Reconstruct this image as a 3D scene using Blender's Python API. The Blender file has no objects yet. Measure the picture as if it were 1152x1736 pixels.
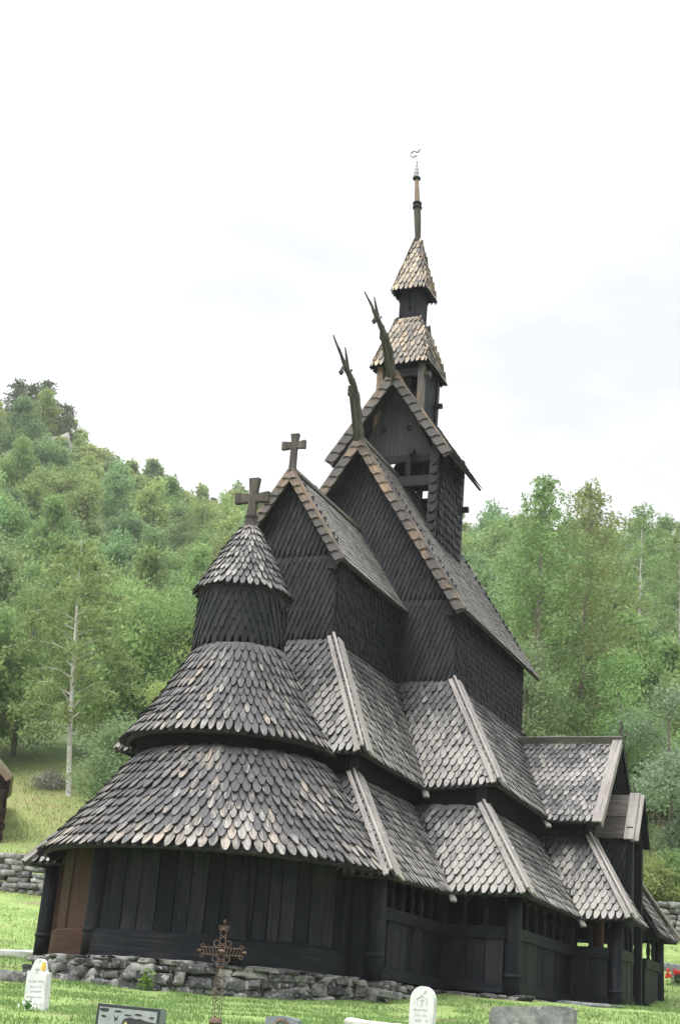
import bpy, math, random
from mathutils import Vector as V3, Matrix, noise as mnoise
R = math.radians
rng = random.Random(7)
S = bpy.context.scene
col = S.collection

# ------------------------------------------------------------------ camera
CAM = V3((13.11, -24.65, -0.90))
_y, _p, _r = R(23.45), R(19.58), R(4.64)
fw = V3((-math.sin(_y)*math.cos(_p), math.cos(_y)*math.cos(_p), math.sin(_p)))
rt = V3((math.cos(_y), math.sin(_y), 0)); upv = rt.cross(fw)
r2 = rt*math.cos(_r) + upv*math.sin(_r); u2 = -rt*math.sin(_r) + upv*math.cos(_r)
cd = bpy.data.cameras.new('camera'); cam = bpy.data.objects.new('camera', cd); col.objects.link(cam)
cam.matrix_world = Matrix(((r2.x, u2.x, -fw.x, CAM.x), (r2.y, u2.y, -fw.y, CAM.y), (r2.z, u2.z, -fw.z, CAM.z), (0, 0, 0, 1)))
cd.sensor_fit = 'VERTICAL'; cd.sensor_height = 36; cd.lens = 36*2448.55/1736
cd.clip_start = 0.1; cd.clip_end = 3000
S.camera = cam
FH = V3((-math.sin(_y), math.cos(_y), 0)); RH = V3((math.cos(_y), math.sin(_y), 0))

# ------------------------------------------------------------------ light
SUN_EL, SUN_AZ = R(58), R(205)          # azimuth of the sun, measured from +Y towards +X
S.view_settings.view_transform = 'Standard'; S.view_settings.look = 'None'
S.view_settings.exposure = 1.5; S.view_settings.gamma = 1; S.view_settings.use_curve_mapping = False
W = bpy.data.worlds.new('World'); S.world = W; W.use_nodes = True
nt = W.node_tree; nt.nodes.clear()
def N(t, typ, **kw):
    n = t.nodes.new(typ)
    for k, v in kw.items(): setattr(n, k, v)
    return n
sky = N(nt, 'ShaderNodeTexSky', sky_type='NISHITA', sun_disc=False, sun_elevation=SUN_EL, sun_rotation=SUN_AZ)
tc = N(nt, 'ShaderNodeTexCoord')
mp = N(nt, 'ShaderNodeMapping'); mp.inputs['Scale'].default_value = (1.6, 1.6, 4.5)
nz = N(nt, 'ShaderNodeTexNoise'); nz.inputs['Scale'].default_value = 2.2; nz.inputs['Detail'].default_value = 5; nz.inputs['Roughness'].default_value = .55
rp = N(nt, 'ShaderNodeValToRGB'); rp.color_ramp.elements[0].position = .36; rp.color_ramp.elements[1].position = .56
rp.color_ramp.elements[0].color = (3.27, 3.33, 3.36, 1); rp.color_ramp.elements[1].color = (4.3, 4.3, 4.32, 1)
sx = N(nt, 'ShaderNodeSeparateXYZ')
mr = N(nt, 'ShaderNodeMapRange'); mr.inputs[1].default_value = .50; mr.inputs[2].default_value = 1.0; mr.inputs[3].default_value = 1.0; mr.inputs[4].default_value = 3.8
mul = N(nt, 'ShaderNodeVectorMath', operation='SCALE')
mix = N(nt, 'ShaderNodeMixRGB'); mix.inputs[0].default_value = .93
bg = N(nt, 'ShaderNodeBackground'); bg.inputs[1].default_value = .1
out = N(nt, 'ShaderNodeOutputWorld')
L = nt.links.new
L(tc.outputs['Generated'], mp.inputs[0]); L(mp.outputs[0], nz.inputs[0]); L(nz.outputs[0], rp.inputs[0])
L(tc.outputs['Generated'], sx.inputs[0]); L(sx.outputs[2], mr.inputs[0]); L(rp.outputs[0], mul.inputs[0]); L(mr.outputs[0], mul.inputs['Scale'])
L(sky.outputs[0], mix.inputs[1]); L(mul.outputs[0], mix.inputs[2]); L(mix.outputs[0], bg.inputs[0]); L(bg.outputs[0], out.inputs[0])
sd = bpy.data.lights.new('sun', 'SUN'); sd.energy = 1.5; sd.angle = R(28); sd.color = (1, .98, .955)
sun = bpy.data.objects.new('sun', sd); col.objects.link(sun)
sdir = V3((math.sin(SUN_AZ)*math.cos(SUN_EL), math.cos(SUN_AZ)*math.cos(SUN_EL), math.sin(SUN_EL)))
sun.rotation_euler = sdir.to_track_quat('Z', 'Y').to_euler()

# ------------------------------------------------------------------ materials
def newmat(name):
    m = bpy.data.materials.new(name); m.use_nodes = True
    t = m.node_tree; b = t.nodes['Principled BSDF']
    return m, t, b
def ramp(t, fac, stops):
    r = N(t, 'ShaderNodeValToRGB'); e = r.color_ramp.elements
    e[0].position, e[0].color = stops[0][0], (*stops[0][1], 1)
    e[1].position, e[1].color = stops[-1][0], (*stops[-1][1], 1)
    for p, c in stops[1:-1]:
        x = e.new(p); x.color = (*c, 1)
    t.links.new(fac, r.inputs[0]); return r.outputs[0]
def math_(t, op, a, b=None, c=None):
    n = N(t, 'ShaderNodeMath', operation=op)
    for i, x in enumerate((a, b, c)):
        if x is None: continue
        if isinstance(x, (int, float)): n.inputs[i].default_value = x
        else: t.links.new(x, n.inputs[i])
    return n.outputs[0]
def uvnoise(t, scale, detail=4, rough=.6, island=True, src='UV'):
    tc = N(t, 'ShaderNodeTexCoord'); mp = N(t, 'ShaderNodeMapping'); mp.inputs['Scale'].default_value = scale
    t.links.new(tc.outputs[src], mp.inputs[0])
    n = N(t, 'ShaderNodeTexNoise', noise_dimensions='4D' if island else '3D')
    n.inputs['Scale'].default_value = 1; n.inputs['Detail'].default_value = detail; n.inputs['Roughness'].default_value = rough
    t.links.new(mp.outputs[0], n.inputs['Vector'])
    g = None
    if island:
        g = N(t, 'ShaderNodeNewGeometry').outputs['Random Per Island']
        t.links.new(math_(t, 'MULTIPLY', g, 37.0), n.inputs['W'])
    return n.outputs[0], g
def bump(t, b, h, strength=.4, dist=.01):
    n = N(t, 'ShaderNodeBump'); n.inputs['Strength'].default_value = strength; n.inputs['Distance'].default_value = dist
    t.links.new(h, n.inputs['Height']); t.links.new(n.outputs[0], b.inputs['Normal'])

def shingle_mat(name, tar, tar2, worn, worn2, bias=0.0, rough=.56, spec=.5):
    m, t, b = newmat(name)
    streak, g = uvnoise(t, (26, 3.2, 1), 6, .68)
    blot, _ = uvnoise(t, (7, 2.2, 1), 4, .65)
    at = N(t, 'ShaderNodeAttribute', attribute_name='wear'); wear = at.outputs['Fac']
    s = math_(t, 'ADD', math_(t, 'MULTIPLY', streak, .95), math_(t, 'MULTIPLY', blot, .25))
    s = math_(t, 'ADD', s, math_(t, 'MULTIPLY', math_(t, 'SUBTRACT', g, .5), .16))
    s = math_(t, 'ADD', s, math_(t, 'MULTIPLY', math_(t, 'SUBTRACT', wear, .5), .55))
    tcx = N(t, 'ShaderNodeTexCoord'); nd = N(t, 'ShaderNodeTexNoise'); nd.inputs['Scale'].default_value = .9; nd.inputs['Detail'].default_value = 3; t.links.new(tcx.outputs['Object'], nd.inputs['Vector'])
    s = math_(t, 'ADD', s, math_(t, 'MULTIPLY', math_(t, 'SUBTRACT', nd.outputs[0], .5), .55))
    s = math_(t, 'ADD', s, bias)
    g2 = math_(t, 'FRACT', math_(t, 'MULTIPLY', g, 91.7))
    ca = N(t, 'ShaderNodeMixRGB'); ca.inputs[1].default_value = (*tar, 1); ca.inputs[2].default_value = (*tar2, 1); t.links.new(g2, ca.inputs[0])
    cb = N(t, 'ShaderNodeMixRGB'); cb.inputs[1].default_value = (*worn, 1); cb.inputs[2].default_value = (*worn2, 1)
    t.links.new(math_(t, 'FRACT', math_(t, 'MULTIPLY', g, 53.3)), cb.inputs[0])
    mr = N(t, 'ShaderNodeMapRange', interpolation_type='SMOOTHSTEP'); mr.inputs[1].default_value = .53; mr.inputs[2].default_value = .80
    t.links.new(s, mr.inputs[0])
    mx = N(t, 'ShaderNodeMixRGB'); t.links.new(mr.outputs[0], mx.inputs[0]); t.links.new(ca.outputs[0], mx.inputs[1]); t.links.new(cb.outputs[0], mx.inputs[2])
    t.links.new(mx.outputs[0], b.inputs['Base Color']); b.inputs['Roughness'].default_value = rough
    b.inputs['Specular IOR Level'].default_value = spec
    bump(t, b, streak, .35, .012)
    return m
def wood_mat(name, c0, c1, c2, rough=.7, sc=(22, 1.6, 1), spec=.3, sunburn=None):
    m, t, b = newmat(name)
    n, g = uvnoise(t, sc, 6, .65)
    n2, _ = uvnoise(t, (3, 1.2, 1), 3, .6)
    s = math_(t, 'ADD', math_(t, 'MULTIPLY', n, .6), math_(t, 'MULTIPLY', n2, .4))
    s = math_(t, 'ADD', s, math_(t, 'MULTIPLY', math_(t, 'SUBTRACT', g, .5), .22))
    c = ramp(t, s, [(.3, c0), (.5, c1), (.68, c2)])
    if sunburn:                       # patches where the tar has weathered to brown, and fine drying cracks
        n3, _ = uvnoise(t, (1.1, .9, 1), 4, .6); k = N(t, 'ShaderNodeMapRange'); k.inputs[1].default_value = .55; k.inputs[2].default_value = .78; k.inputs[4].default_value = .55; t.links.new(n3, k.inputs[0])
        mx = N(t, 'ShaderNodeMixRGB'); mx.inputs[2].default_value = (*sunburn, 1); t.links.new(k.outputs[0], mx.inputs[0]); t.links.new(c, mx.inputs[1]); c = mx.outputs[0]
        n4, _ = uvnoise(t, (48, 1.0, 1), 2, .5); k = N(t, 'ShaderNodeMapRange'); k.inputs[1].default_value = .34; k.inputs[2].default_value = .40; k.inputs[3].default_value = .35; k.inputs[4].default_value = 1; t.links.new(n4, k.inputs[0])
        mx = N(t, 'ShaderNodeMixRGB', blend_type='MULTIPLY'); mx.inputs[0].default_value = 1; t.links.new(c, mx.inputs[1]); t.links.new(k.outputs[0], mx.inputs[2]); c = mx.outputs[0]
        t.links.new(math_(t, 'ADD', math_(t, 'MULTIPLY', n2, .35), rough-.22), b.inputs['Roughness'])
    else: b.inputs['Roughness'].default_value = rough
    t.links.new(c, b.inputs['Base Color']); b.inputs['Specular IOR Level'].default_value = spec
    bump(t, b, n, .6, .014)
    return m
M = {}
M['roof'] = shingle_mat('weathered_shingle', (.028, .029, .032), (.056, .055, .058), (.22, .212, .204), (.27, .25, .22), -.015)
M['apse'] = shingle_mat('tarred_apse_shingle', (.027, .028, .032), (.052, .051, .055), (.235, .224, .212), (.29, .238, .185), -.02)
M['spire'] = shingle_mat('sunbleached_shingle', (.030, .027, .025), (.062, .052, .045), (.34, .27, .19), (.42, .30, .18), .03)
M['wall'] = shingle_mat('tarred_wall_shingle', (.010, .011, .0138), (.023, .0235, .027), (.055, .05, .049), (.07, .06, .055), -.13, .6, .15)
M['barge'] = shingle_mat('worn_verge_scales', (.026, .024, .024), (.056, .047, .042), (.30, .175, .085), (.18, .125, .09), -.03)
M['tar'] = wood_mat('tarred_timber', (.0045, .0056, .0082), (.0085, .0098, .0134), (.028, .028, .032), .62, (26, 1.3, 1), .10, (.032, .023, .019))
M['dark'] = wood_mat('dark_timber_and_shade', (.004, .0045, .006), (.0065, .007, .0085), (.010, .010, .011), .85, (22, 1.6, 1), .05)  # inner timber; also paints shade on wall-scale edges and in the gable holes
M['gableboard'] = wood_mat('grey_gable_boards', (.014, .014, .016), (.027, .026, .029), (.05, .046, .046), .7, (20, 1.3, 1), .15)
M['brown'] = wood_mat('sunburnt_timber', (.018, .010, .008), (.040, .021, .0165), (.066, .038, .03), .75, (22, 1.6, 1), .1)
M['board'] = wood_mat('grey_hip_board', (.13, .115, .11), (.225, .205, .195), (.33, .305, .29), .8, (16, 2, 1), .3, (.13, .105, .092))
M['oldboard'] = wood_mat('weathered_ridge_board', (.075, .07, .066), (.135, .126, .118), (.21, .197, .182), .8, (16, 2, 1))
M['mast'] = wood_mat('mast_timber', (0.1040, 0.0800, 0.0640), (0.1920, 0.1360, 0.1040), (0.2880, 0.2080, 0.1600), .75, (10, 2, 1))
M['carved'] = wood_mat('carved_grey_timber', (.022, .018, .0165), (.048, .040, .036), (.125, .108, .094), .8, (16, 2, 1))
M['edge'] = wood_mat('shade_dark_edge', (.010, .010, .011), (.020, .0195, .020), (.035, .034, .034), .8)  # scale edges and roof underlay, coloured dark in place of shade beneath the scales
M['portal'] = wood_mat('reddish_portal_timber', (0.0480, 0.0240, 0.0144), (0.1040, 0.0480, 0.0256), (0.1440, 0.0720, 0.0400), .7)

def stone_mat(name, dark, mid, light, sc=5, lich=None, var=.28):
    m, t, b = newmat(name)
    tc = N(t, 'ShaderNodeTexCoord'); g = N(t, 'ShaderNodeNewGeometry').outputs['Random Per Island']
    n = N(t, 'ShaderNodeTexNoise', noise_dimensions='4D'); n.inputs['Scale'].default_value = sc; n.inputs['Detail'].default_value = 7; n.inputs['Roughness'].default_value = .7
    t.links.new(tc.outputs['Object'], n.inputs['Vector']); t.links.new(math_(t, 'MULTIPLY', g, 23.0), n.inputs['W'])
    s = math_(t, 'ADD', n.outputs[0], math_(t, 'MULTIPLY', math_(t, 'SUBTRACT', g, .5), var))
    c = ramp(t, s, [(.3, dark), (.5, mid), (.68, light)])
    if lich:
        n2 = N(t, 'ShaderNodeTexNoise'); n2.inputs['Scale'].default_value = sc*2.2; n2.inputs['Detail'].default_value = 4
        t.links.new(tc.outputs['Object'], n2.inputs['Vector'])
        mr = N(t, 'ShaderNodeMapRange'); mr.inputs[1].default_value = .60; mr.inputs[2].default_value = .68; t.links.new(n2.outputs[0], mr.inputs[0])
        mx = N(t, 'ShaderNodeMixRGB'); mx.inputs[2].default_value = (*lich, 1); t.links.new(mr.outputs[0], mx.inputs[0]); t.links.new(c, mx.inputs[1]); c = mx.outputs[0]
    t.links.new(c, b.inputs['Base Color']); b.inputs['Roughness'].default_value = .9
    bump(t, b, n.outputs[0], .7, .03)
    return m
M['stone'] = stone_mat('dry_stone', (.020, .020, .022), (.088, .088, .089), (.25, .245, .235), 8, (.31, .31, .30), .42)
M['wallstone'] = stone_mat('pale_wall_stone', (.05, .05, .05), (.14, .14, .138), (.29, .285, .275), 5, (.36, .36, .35))
M['slab'] = stone_mat('rough_grey_granite', (.07, .077, .08), (.15, .157, .158), (.27, .275, .27), 9, (.33, .33, .32))
M['marble'] = stone_mat('white_marble', (.40, .42, .44), (.55, .56, .575), (.64, .64, .64), 6, (.36, .37, .34))
M['pale'] = stone_mat('pale_flat_rock', (0.2890, 0.2890, 0.2805), (0.4250, 0.4250, 0.4080), (0.5610, 0.5525, 0.5270), 6)
M['rockface'] = stone_mat('grey_rock_face', (.12, .12, .12), (.22, .21, .20), (.34, .32, .30), .7)
def plain(name, c, rough=.6, metal=0, spec=.4, nscale=14, amp=.35):
    m, t, b = newmat(name)
    tc = N(t, 'ShaderNodeTexCoord'); n = N(t, 'ShaderNodeTexNoise'); n.inputs['Scale'].default_value = nscale; n.inputs['Detail'].default_value = 4
    t.links.new(tc.outputs['Object'], n.inputs['Vector'])
    d = tuple(x*(1-amp) for x in c); l = tuple(min(1, x*(1+amp)) for x in c)
    t.links.new(ramp(t, n.outputs[0], [(.3, d), (.7, l)]), b.inputs['Base Color'])
    b.inputs['Roughness'].default_value = rough; b.inputs['Metallic'].default_value = metal; b.inputs['Specular IOR Level'].default_value = spec
    return m
M['engrave'] = plain('engraved_grey', (.40, .41, .44))
M['lichen'] = plain('orange_lichen', (.60, .36, .06), .9)
M['blackstone'] = plain('polished_black_stone', (.035, .038, .042), .25, amp=.15)
M['stoneside'] = plain('sawn_dark_stone', (.16, .18, .20), .6, amp=.15)
M['etched'] = plain('etched_grey_picture', (.26, .28, .29), .6, amp=.15)
M['gold'] = plain('gold_lettering', (.55, .45, .18), .5)
M['iron'] = plain('rusty_iron', (.105, .066, .052), .85, 0, .3, 30, .6)
M['metal'] = plain('grey_lead_cap', (.30, .31, .33), .5, .3)
M['vane'] = plain('pale_metal_vane', (.36, .36, .42), .5, .2)
M['bronze'] = plain('tarnished_bronze', (.16, .11, .06), .6)
M['red'] = plain('red_petals', (.55, .03, .02), .6)
M['whitepetal'] = plain('white_petals', (.75, .75, .72), .7)

def leaf_mat(name, c0, c1, trans=.48, objvar=.22):
    m, t, b = newmat(name); t.nodes.remove(b)
    g = N(t, 'ShaderNodeNewGeometry').outputs['Random Per Island']; oi = N(t, 'ShaderNodeObjectInfo').outputs['Random']
    mx = N(t, 'ShaderNodeMixRGB'); mx.inputs[1].default_value = (*c0, 1); mx.inputs[2].default_value = (*c1, 1); t.links.new(g, mx.inputs[0])
    hs = N(t, 'ShaderNodeHueSaturation'); t.links.new(mx.outputs[0], hs.inputs['Color'])
    t.links.new(math_(t, 'ADD', math_(t, 'MULTIPLY', math_(t, 'SUBTRACT', oi, .5), .05), .5), hs.inputs['Hue'])
    t.links.new(math_(t, 'ADD', math_(t, 'MULTIPLY', math_(t, 'FRACT', math_(t, 'MULTIPLY', oi, 17.3)), objvar*2), 1-objvar), hs.inputs['Value'])
    d = N(t, 'ShaderNodeBsdfDiffuse'); tr = N(t, 'ShaderNodeBsdfTranslucent'); ms = N(t, 'ShaderNodeMixShader'); ms.inputs[0].default_value = trans
    t.links.new(hs.outputs[0], d.inputs[0]); t.links.new(hs.outputs[0], tr.inputs[0]); t.links.new(d.outputs[0], ms.inputs[1]); t.links.new(tr.outputs[0], ms.inputs[2])
    t.links.new(ms.outputs[0], t.nodes['Material Output'].inputs[0])
    return m
M['leafA'] = leaf_mat('green_leaves', (.18, .275, .095), (.33, .43, .18))
M['leafB'] = leaf_mat('blue_green_leaves', (.16, .26, .105), (.295, .40, .20))
M['leafC'] = leaf_mat('yellow_green_leaves', (.20, .29, .095), (.35, .44, .185))
M['birch'] = leaf_mat('birch_leaves', (.16, .24, .085), (.32, .39, .175), objvar=.1)
M['willow'] = leaf_mat('grey_green_leaves', (.16, .25, .115), (.30, .40, .22), objvar=.1)
M['silver'] = leaf_mat('silvery_leaves', (.12, .20, .10), (.32, .40, .29), objvar=.1)
M['pine'] = leaf_mat('pine_needles', (.075, .105, .05), (.16, .19, .10), .2)
M['twig'] = leaf_mat('dry_grey_twigs', (.17, .17, .14), (.30, .29, .25), .1)
M['grass'] = leaf_mat('grass_blades', (.115, .198, .058), (.235, .32, .13), .35, 0)
M['straw'] = leaf_mat('meadow_grass_blades', (.19, .23, .08), (.33, .33, .16), .3, 0)
M['weed'] = leaf_mat('weed_leaves', (.10, .22, .05), (.18, .33, .09), .3, 0)
M['bark'] = wood_mat('brown_bark', (.06, .05, .04), (.13, .11, .09), (.22, .19, .16), .9, (6, 6, 1))
M['palebark'] = wood_mat('brown_birch_bark', (.08, .065, .055), (.20, .17, .14), (.34, .30, .26), .85, (3, 7, 1))
M['birchbark'] = wood_mat('white_birch_bark', (.06, .055, .05), (.46, .44, .41), (.66, .64, .61), .8, (3, 9, 1))
# ground
def ground_mat():
    m, t, b = newmat('meadow_ground')
    geo = N(t, 'ShaderNodeNewGeometry'); pos = geo.outputs['Position']
    def nz(sc, d=5):
        n = N(t, 'ShaderNodeTexNoise'); n.inputs['Scale'].default_value = sc; n.inputs['Detail'].default_value = d; n.inputs['Roughness'].default_value = .65
        t.links.new(pos, n.inputs['Vector']); return n.outputs[0]
    fine, mid, big = nz(9), nz(1.3), nz(.22, 4)
    lawn = ramp(t, math_(t, 'ADD', math_(t, 'MULTIPLY', fine, .5), math_(t, 'MULTIPLY', mid, .5)), [(.32, (.105, .16, .05)), (.5, (.20, .285, .09)), (.66, (.30, .36, .16))])
    bare = N(t, 'ShaderNodeMapRange'); bare.inputs[1].default_value = .55; bare.inputs[2].default_value = .66; t.links.new(nz(.75, 6), bare.inputs[0])
    mb_ = N(t, 'ShaderNodeMixRGB'); mb_.inputs[2].default_value = (.20, .17, .10, 1); t.links.new(bare.outputs[0], mb_.inputs[0]); t.links.new(lawn, mb_.inputs[1]); lawn = mb_.outputs[0]
    mead = ramp(t, math_(t, 'ADD', math_(t, 'MULTIPLY', fine, .4), math_(t, 'MULTIPLY', big, .6)), [(.36, (.12, .17, .055)), (.5, (.21, .24, .09)), (.64, (.24, .19, .11))])
    wood = ramp(t, mid, [(.3, (.07, .10, .04)), (.7, (.15, .20, .09))])
    dt = N(t, 'ShaderNodeVectorMath', operation='DOT_PRODUCT'); t.links.new(pos, dt.inputs[0]); dt.inputs[1].default_value = FH
    s = math_(t, 'ADD', math_(t, 'SUBTRACT', dt.outputs['Value'], CAM.dot(FH)), math_(t, 'MULTIPLY', math_(t, 'SUBTRACT', mid, .5), 8))
    def step(a, c):
        r = N(t, 'ShaderNodeMapRange'); r.inputs[1].default_value = a; r.inputs[2].default_value = c; t.links.new(s, r.inputs[0]); return r.outputs[0]
    m1 = N(t, 'ShaderNodeMixRGB'); t.links.new(step(49, 55), m1.inputs[0]); t.links.new(lawn, m1.inputs[1]); t.links.new(mead, m1.inputs[2])
    m2 = N(t, 'ShaderNodeMixRGB'); t.links.new(step(62, 70), m2.inputs[0]); t.links.new(m1.outputs[0], m2.inputs[1]); t.links.new(wood, m2.inputs[2])
    t.links.new(m2.outputs[0], b.inputs['Base Color']); b.inputs['Roughness'].default_value = .95; b.inputs['Specular IOR Level'].default_value = .1
    bump(t, b, fine, .8, .08)
    return m
M['ground'] = ground_mat()
M['turf'] = stone_mat('mossy_turf', (.08, .09, .05), (.15, .16, .09), (.24, .23, .15), 6)

# ------------------------------------------------------------------ mesh builder
class MB:
    def __init__(s): s.v, s.f, s.uv, s.w, s.m = [], [], [], [], []
    def face(s, pts, uvs=None, wear=.5, mi=0):
        b = len(s.v); s.v += [tuple(p) for p in pts]; s.f.append(tuple(range(b, b+len(pts))))
        s.uv += uvs if uvs else [(0, 0)]*len(pts); s.w.append(wear); s.m.append(mi)
    def solid(s, verts, faces, uvs, wear=.5, mi=0):
        b = len(s.v); s.v += [tuple(p) for p in verts]
        for i, f in enumerate(faces):
            s.f.append(tuple(b+k for k in f)); s.uv += [uvs[k] if not isinstance(uvs[0], list) else uvs[i][j] for j, k in enumerate(f)]
            s.w.append(wear); s.m.append(mi)
    def beam(s, p0, p1, w, h, up=(0, 0, 1), w1=None, h1=None, mi=0, wear=.5):
        """box from p0 to p1, width w (sideways) and height h (along up), ends may differ"""
        p0, p1 = V3(p0), V3(p1); d = (p1-p0); ln = d.length; d.normalize(); up = V3(up)
        sd = d.cross(up)
        if sd.length < 1e-4: sd = d.cross(V3((0, 1, 0)))
        sd.normalize(); u = sd.cross(d).normalized(); w1 = w if w1 is None else w1; h1 = h if h1 is None else h1
        vs = [p0+sd*a*w/2+u*b*h/2 for a, b in ((-1, -1), (1, -1), (1, 1), (-1, 1))]+[p1+sd*a*w1/2+u*b*h1/2 for a, b in ((-1, -1), (1, -1), (1, 1), (-1, 1))]
        o = rng.random()*9
        fs = [(0, 1, 2, 3), (7, 6, 5, 4), (0, 4, 5, 1), (1, 5, 6, 2), (2, 6, 7, 3), (3, 7, 4, 0)]
        uv = [[(o, o), (o+w, o), (o+w, o+h), (o, o+h)], [(o, o), (o+w, o), (o+w, o+h), (o, o+h)]]+[[(o+k*.3, o), (o+k*.3, o+ln), (o+k*.3+[w, h, w, h][k], o+ln), (o+k*.3+[w, h, w, h][k], o)] for k in range(4)]
        s.solid(vs, fs, uv, wear, mi)
    def box(s, lo, hi, mi=0, wear=.5):
        lo, hi = V3(lo), V3(hi); d = hi-lo; ax = max(range(3), key=lambda i: d[i]); c = (lo+hi)/2
        a = V3(c); b = V3(c); a[ax] = lo[ax]; b[ax] = hi[ax]
        if ax == 2: s.beam(a, b, d.x, d.y, (0, 1, 0), mi=mi, wear=wear)
        elif ax == 0: s.beam(a, b, d.y, d.z, mi=mi, wear=wear)
        else: s.beam(a, b, d.x, d.z, mi=mi, wear=wear)
    def tube(s, path, rad, n=10, flat=None, cap=True, mi=0):
        path = [V3(p) for p in path]; rings = []; base = len(s.v); ln = 0; o = rng.random()*9; lens = []
        prev = None
        for i, p in enumerate(path):
            d = (path[min(i+1, len(path)-1)]-path[max(i-1, 0)]).normalized()
            ref = V3((1, 0, 0)) if abs(d.x) < .9 else V3((0, 1, 0))
            a = d.cross(ref).normalized(); b = d.cross(a).normalized()
            if i: ln += (p-path[i-1]).length
            lens.append(ln); r = rad[i] if isinstance(rad, (list, tuple)) else rad
            fx = flat if flat else 1
            for k in range(n):
                t = 2*math.pi*k/n; s.v.append(tuple(p+a*r*math.cos(t)+b*r*fx*math.sin(t)))
        for i in range(len(path)-1):
            r = rad[i] if isinstance(rad, (list, tuple)) else rad
            for k in range(n):
                k2 = (k+1) % n
                s.f.append((base+i*n+k, base+i*n+k2, base+(i+1)*n+k2, base+(i+1)*n+k)); c = 2*math.pi*max(r, .02)/n
                s.uv += [(o+k*c, o+lens[i]), (o+k*c+c, o+lens[i]), (o+k*c+c, o+lens[i+1]), (o+k*c, o+lens[i+1])]; s.w.append(.5); s.m.append(mi)
        if cap:
            for i, rev in ((0, True), (len(path)-1, False)):
                f = [base+i*n+k for k in range(n)]
                if rev: f.reverse()
                s.f.append(tuple(f)); s.uv += [(o, o)]*n; s.w.append(.5); s.m.append(mi)
    def lathe(s, x, y, prof, n=16, mi=0):
        s.tube([(x, y, z) for r, z in prof], [r for r, z in prof], n, mi=mi)
    def prism(s, pts, d, mi=0, wear=.5):
        """planar outline extruded by vector d"""
        pts = [V3(p) for p in pts]; d = V3(d); n = len(pts); o = rng.random()*9
        nrm = V3((0, 0, 0))
        for i in range(n): nrm += pts[i].cross(pts[(i+1) % n])
        if nrm.dot(d) > 0: pts.reverse()
        ax = sorted(range(3), key=lambda i: -(max(p[i] for p in pts)-min(p[i] for p in pts)))
        q = [(o+p[ax[1]], o+p[ax[0]]) for p in pts]
        fs = [tuple(range(n)), tuple(range(2*n-1, n-1, -1))]+[(i, n+i, n+(i+1) % n, (i+1) % n) for i in range(n)]
        s.solid(pts+[p+d for p in pts], fs, q+q, wear, mi)
    def shingle(s, P, U, Vd, Nn, w, ln, tip, thick, lift, wear, mi=0, shape=0, top=1.0):
        """one wooden scale: tip point P, U across, Vd up the slope, Nn outwards"""
        if shape == 0: o = [(-.5, 1.0), (-.45, .62), (-.35, .29), (-.21, .08), (-.08, .0), (.08, .0), (.21, .08), (.35, .29), (.45, .62), (.5, 1.0)]
        elif shape == 1: o = [(-.5, 1.05), (-.36, .60), (-.13, .06), (0, 0), (.13, .06), (.36, .60), (.5, 1.05)]
        else: o = [(-.5, 1.0), (-.42, .62), (-.22, .50), (.02, .48), (.24, .36), (.40, .17), (.5, 0.0)]
        prof = [(a*w, b*tip) for a, b in o]+[(.5*w*top, ln), (-.5*w*top, ln)]
        k = len(o); o2 = rng.random()*50
        def hgt(b): return lift*(1-b/ln)+.002
        tp = [P+U*a+Vd*b+Nn*hgt(b) for a, b in prof]; bt = [p-Nn*thick for p in tp[:k]]
        uv = [(o2+a, o2+b) for a, b in prof]
        n = len(prof)
        b0 = len(s.v); s.v += [tuple(p) for p in tp]; s.f.append(tuple(range(b0, b0+n))); s.uv += uv; s.w.append(wear); s.m.append(mi)
        fs = [(i+1, i, k+i, k+i+1) for i in range(k-1)]
        s.solid(tp[:k]+bt, fs, uv[:k]+uv[:k], .1, 1)  # side faces take the second, darker material: shade lines painted under each scale
    def build(s, name, mats, parent=None, smooth=False):
        me = bpy.data.meshes.new(name); me.from_pydata(s.v, [], s.f)
        uvl = me.uv_layers.new(name='UVMap'); flat = [c for u in s.uv for c in u]; uvl.data.foreach_set('uv', flat)
        a = me.attributes.new('wear', 'FLOAT', 'FACE'); a.data.foreach_set('value', s.w)
        mats = mats if isinstance(mats, (list, tuple)) else [mats]
        for m in mats: me.materials.append(M[m] if isinstance(m, str) else m)
        me.polygons.foreach_set('material_index', s.m)
        if smooth: me.polygons.foreach_set('use_smooth', [True]*len(s.f))
        me.update()
        o = bpy.data.objects.new(name, me); col.objects.link(o)
        if parent: o.parent = parent; o.matrix_parent_inverse = parent.matrix_world.inverted() if False else Matrix.Translation(-parent.location)
        return o
def empty(name, label, cat, loc=(0, 0, 0), group=None):
    o = bpy.data.objects.new(name, None); col.objects.link(o); o.location = loc; o.empty_display_size = .3
    o['label'] = label; o['category'] = cat
    if group: o['group'] = group
    return o
def tag(o, label, cat, group=None, kind=None):
    o['label'] = label; o['category'] = cat
    if group: o['group'] = group
    if kind: o['kind'] = kind
    return o

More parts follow.
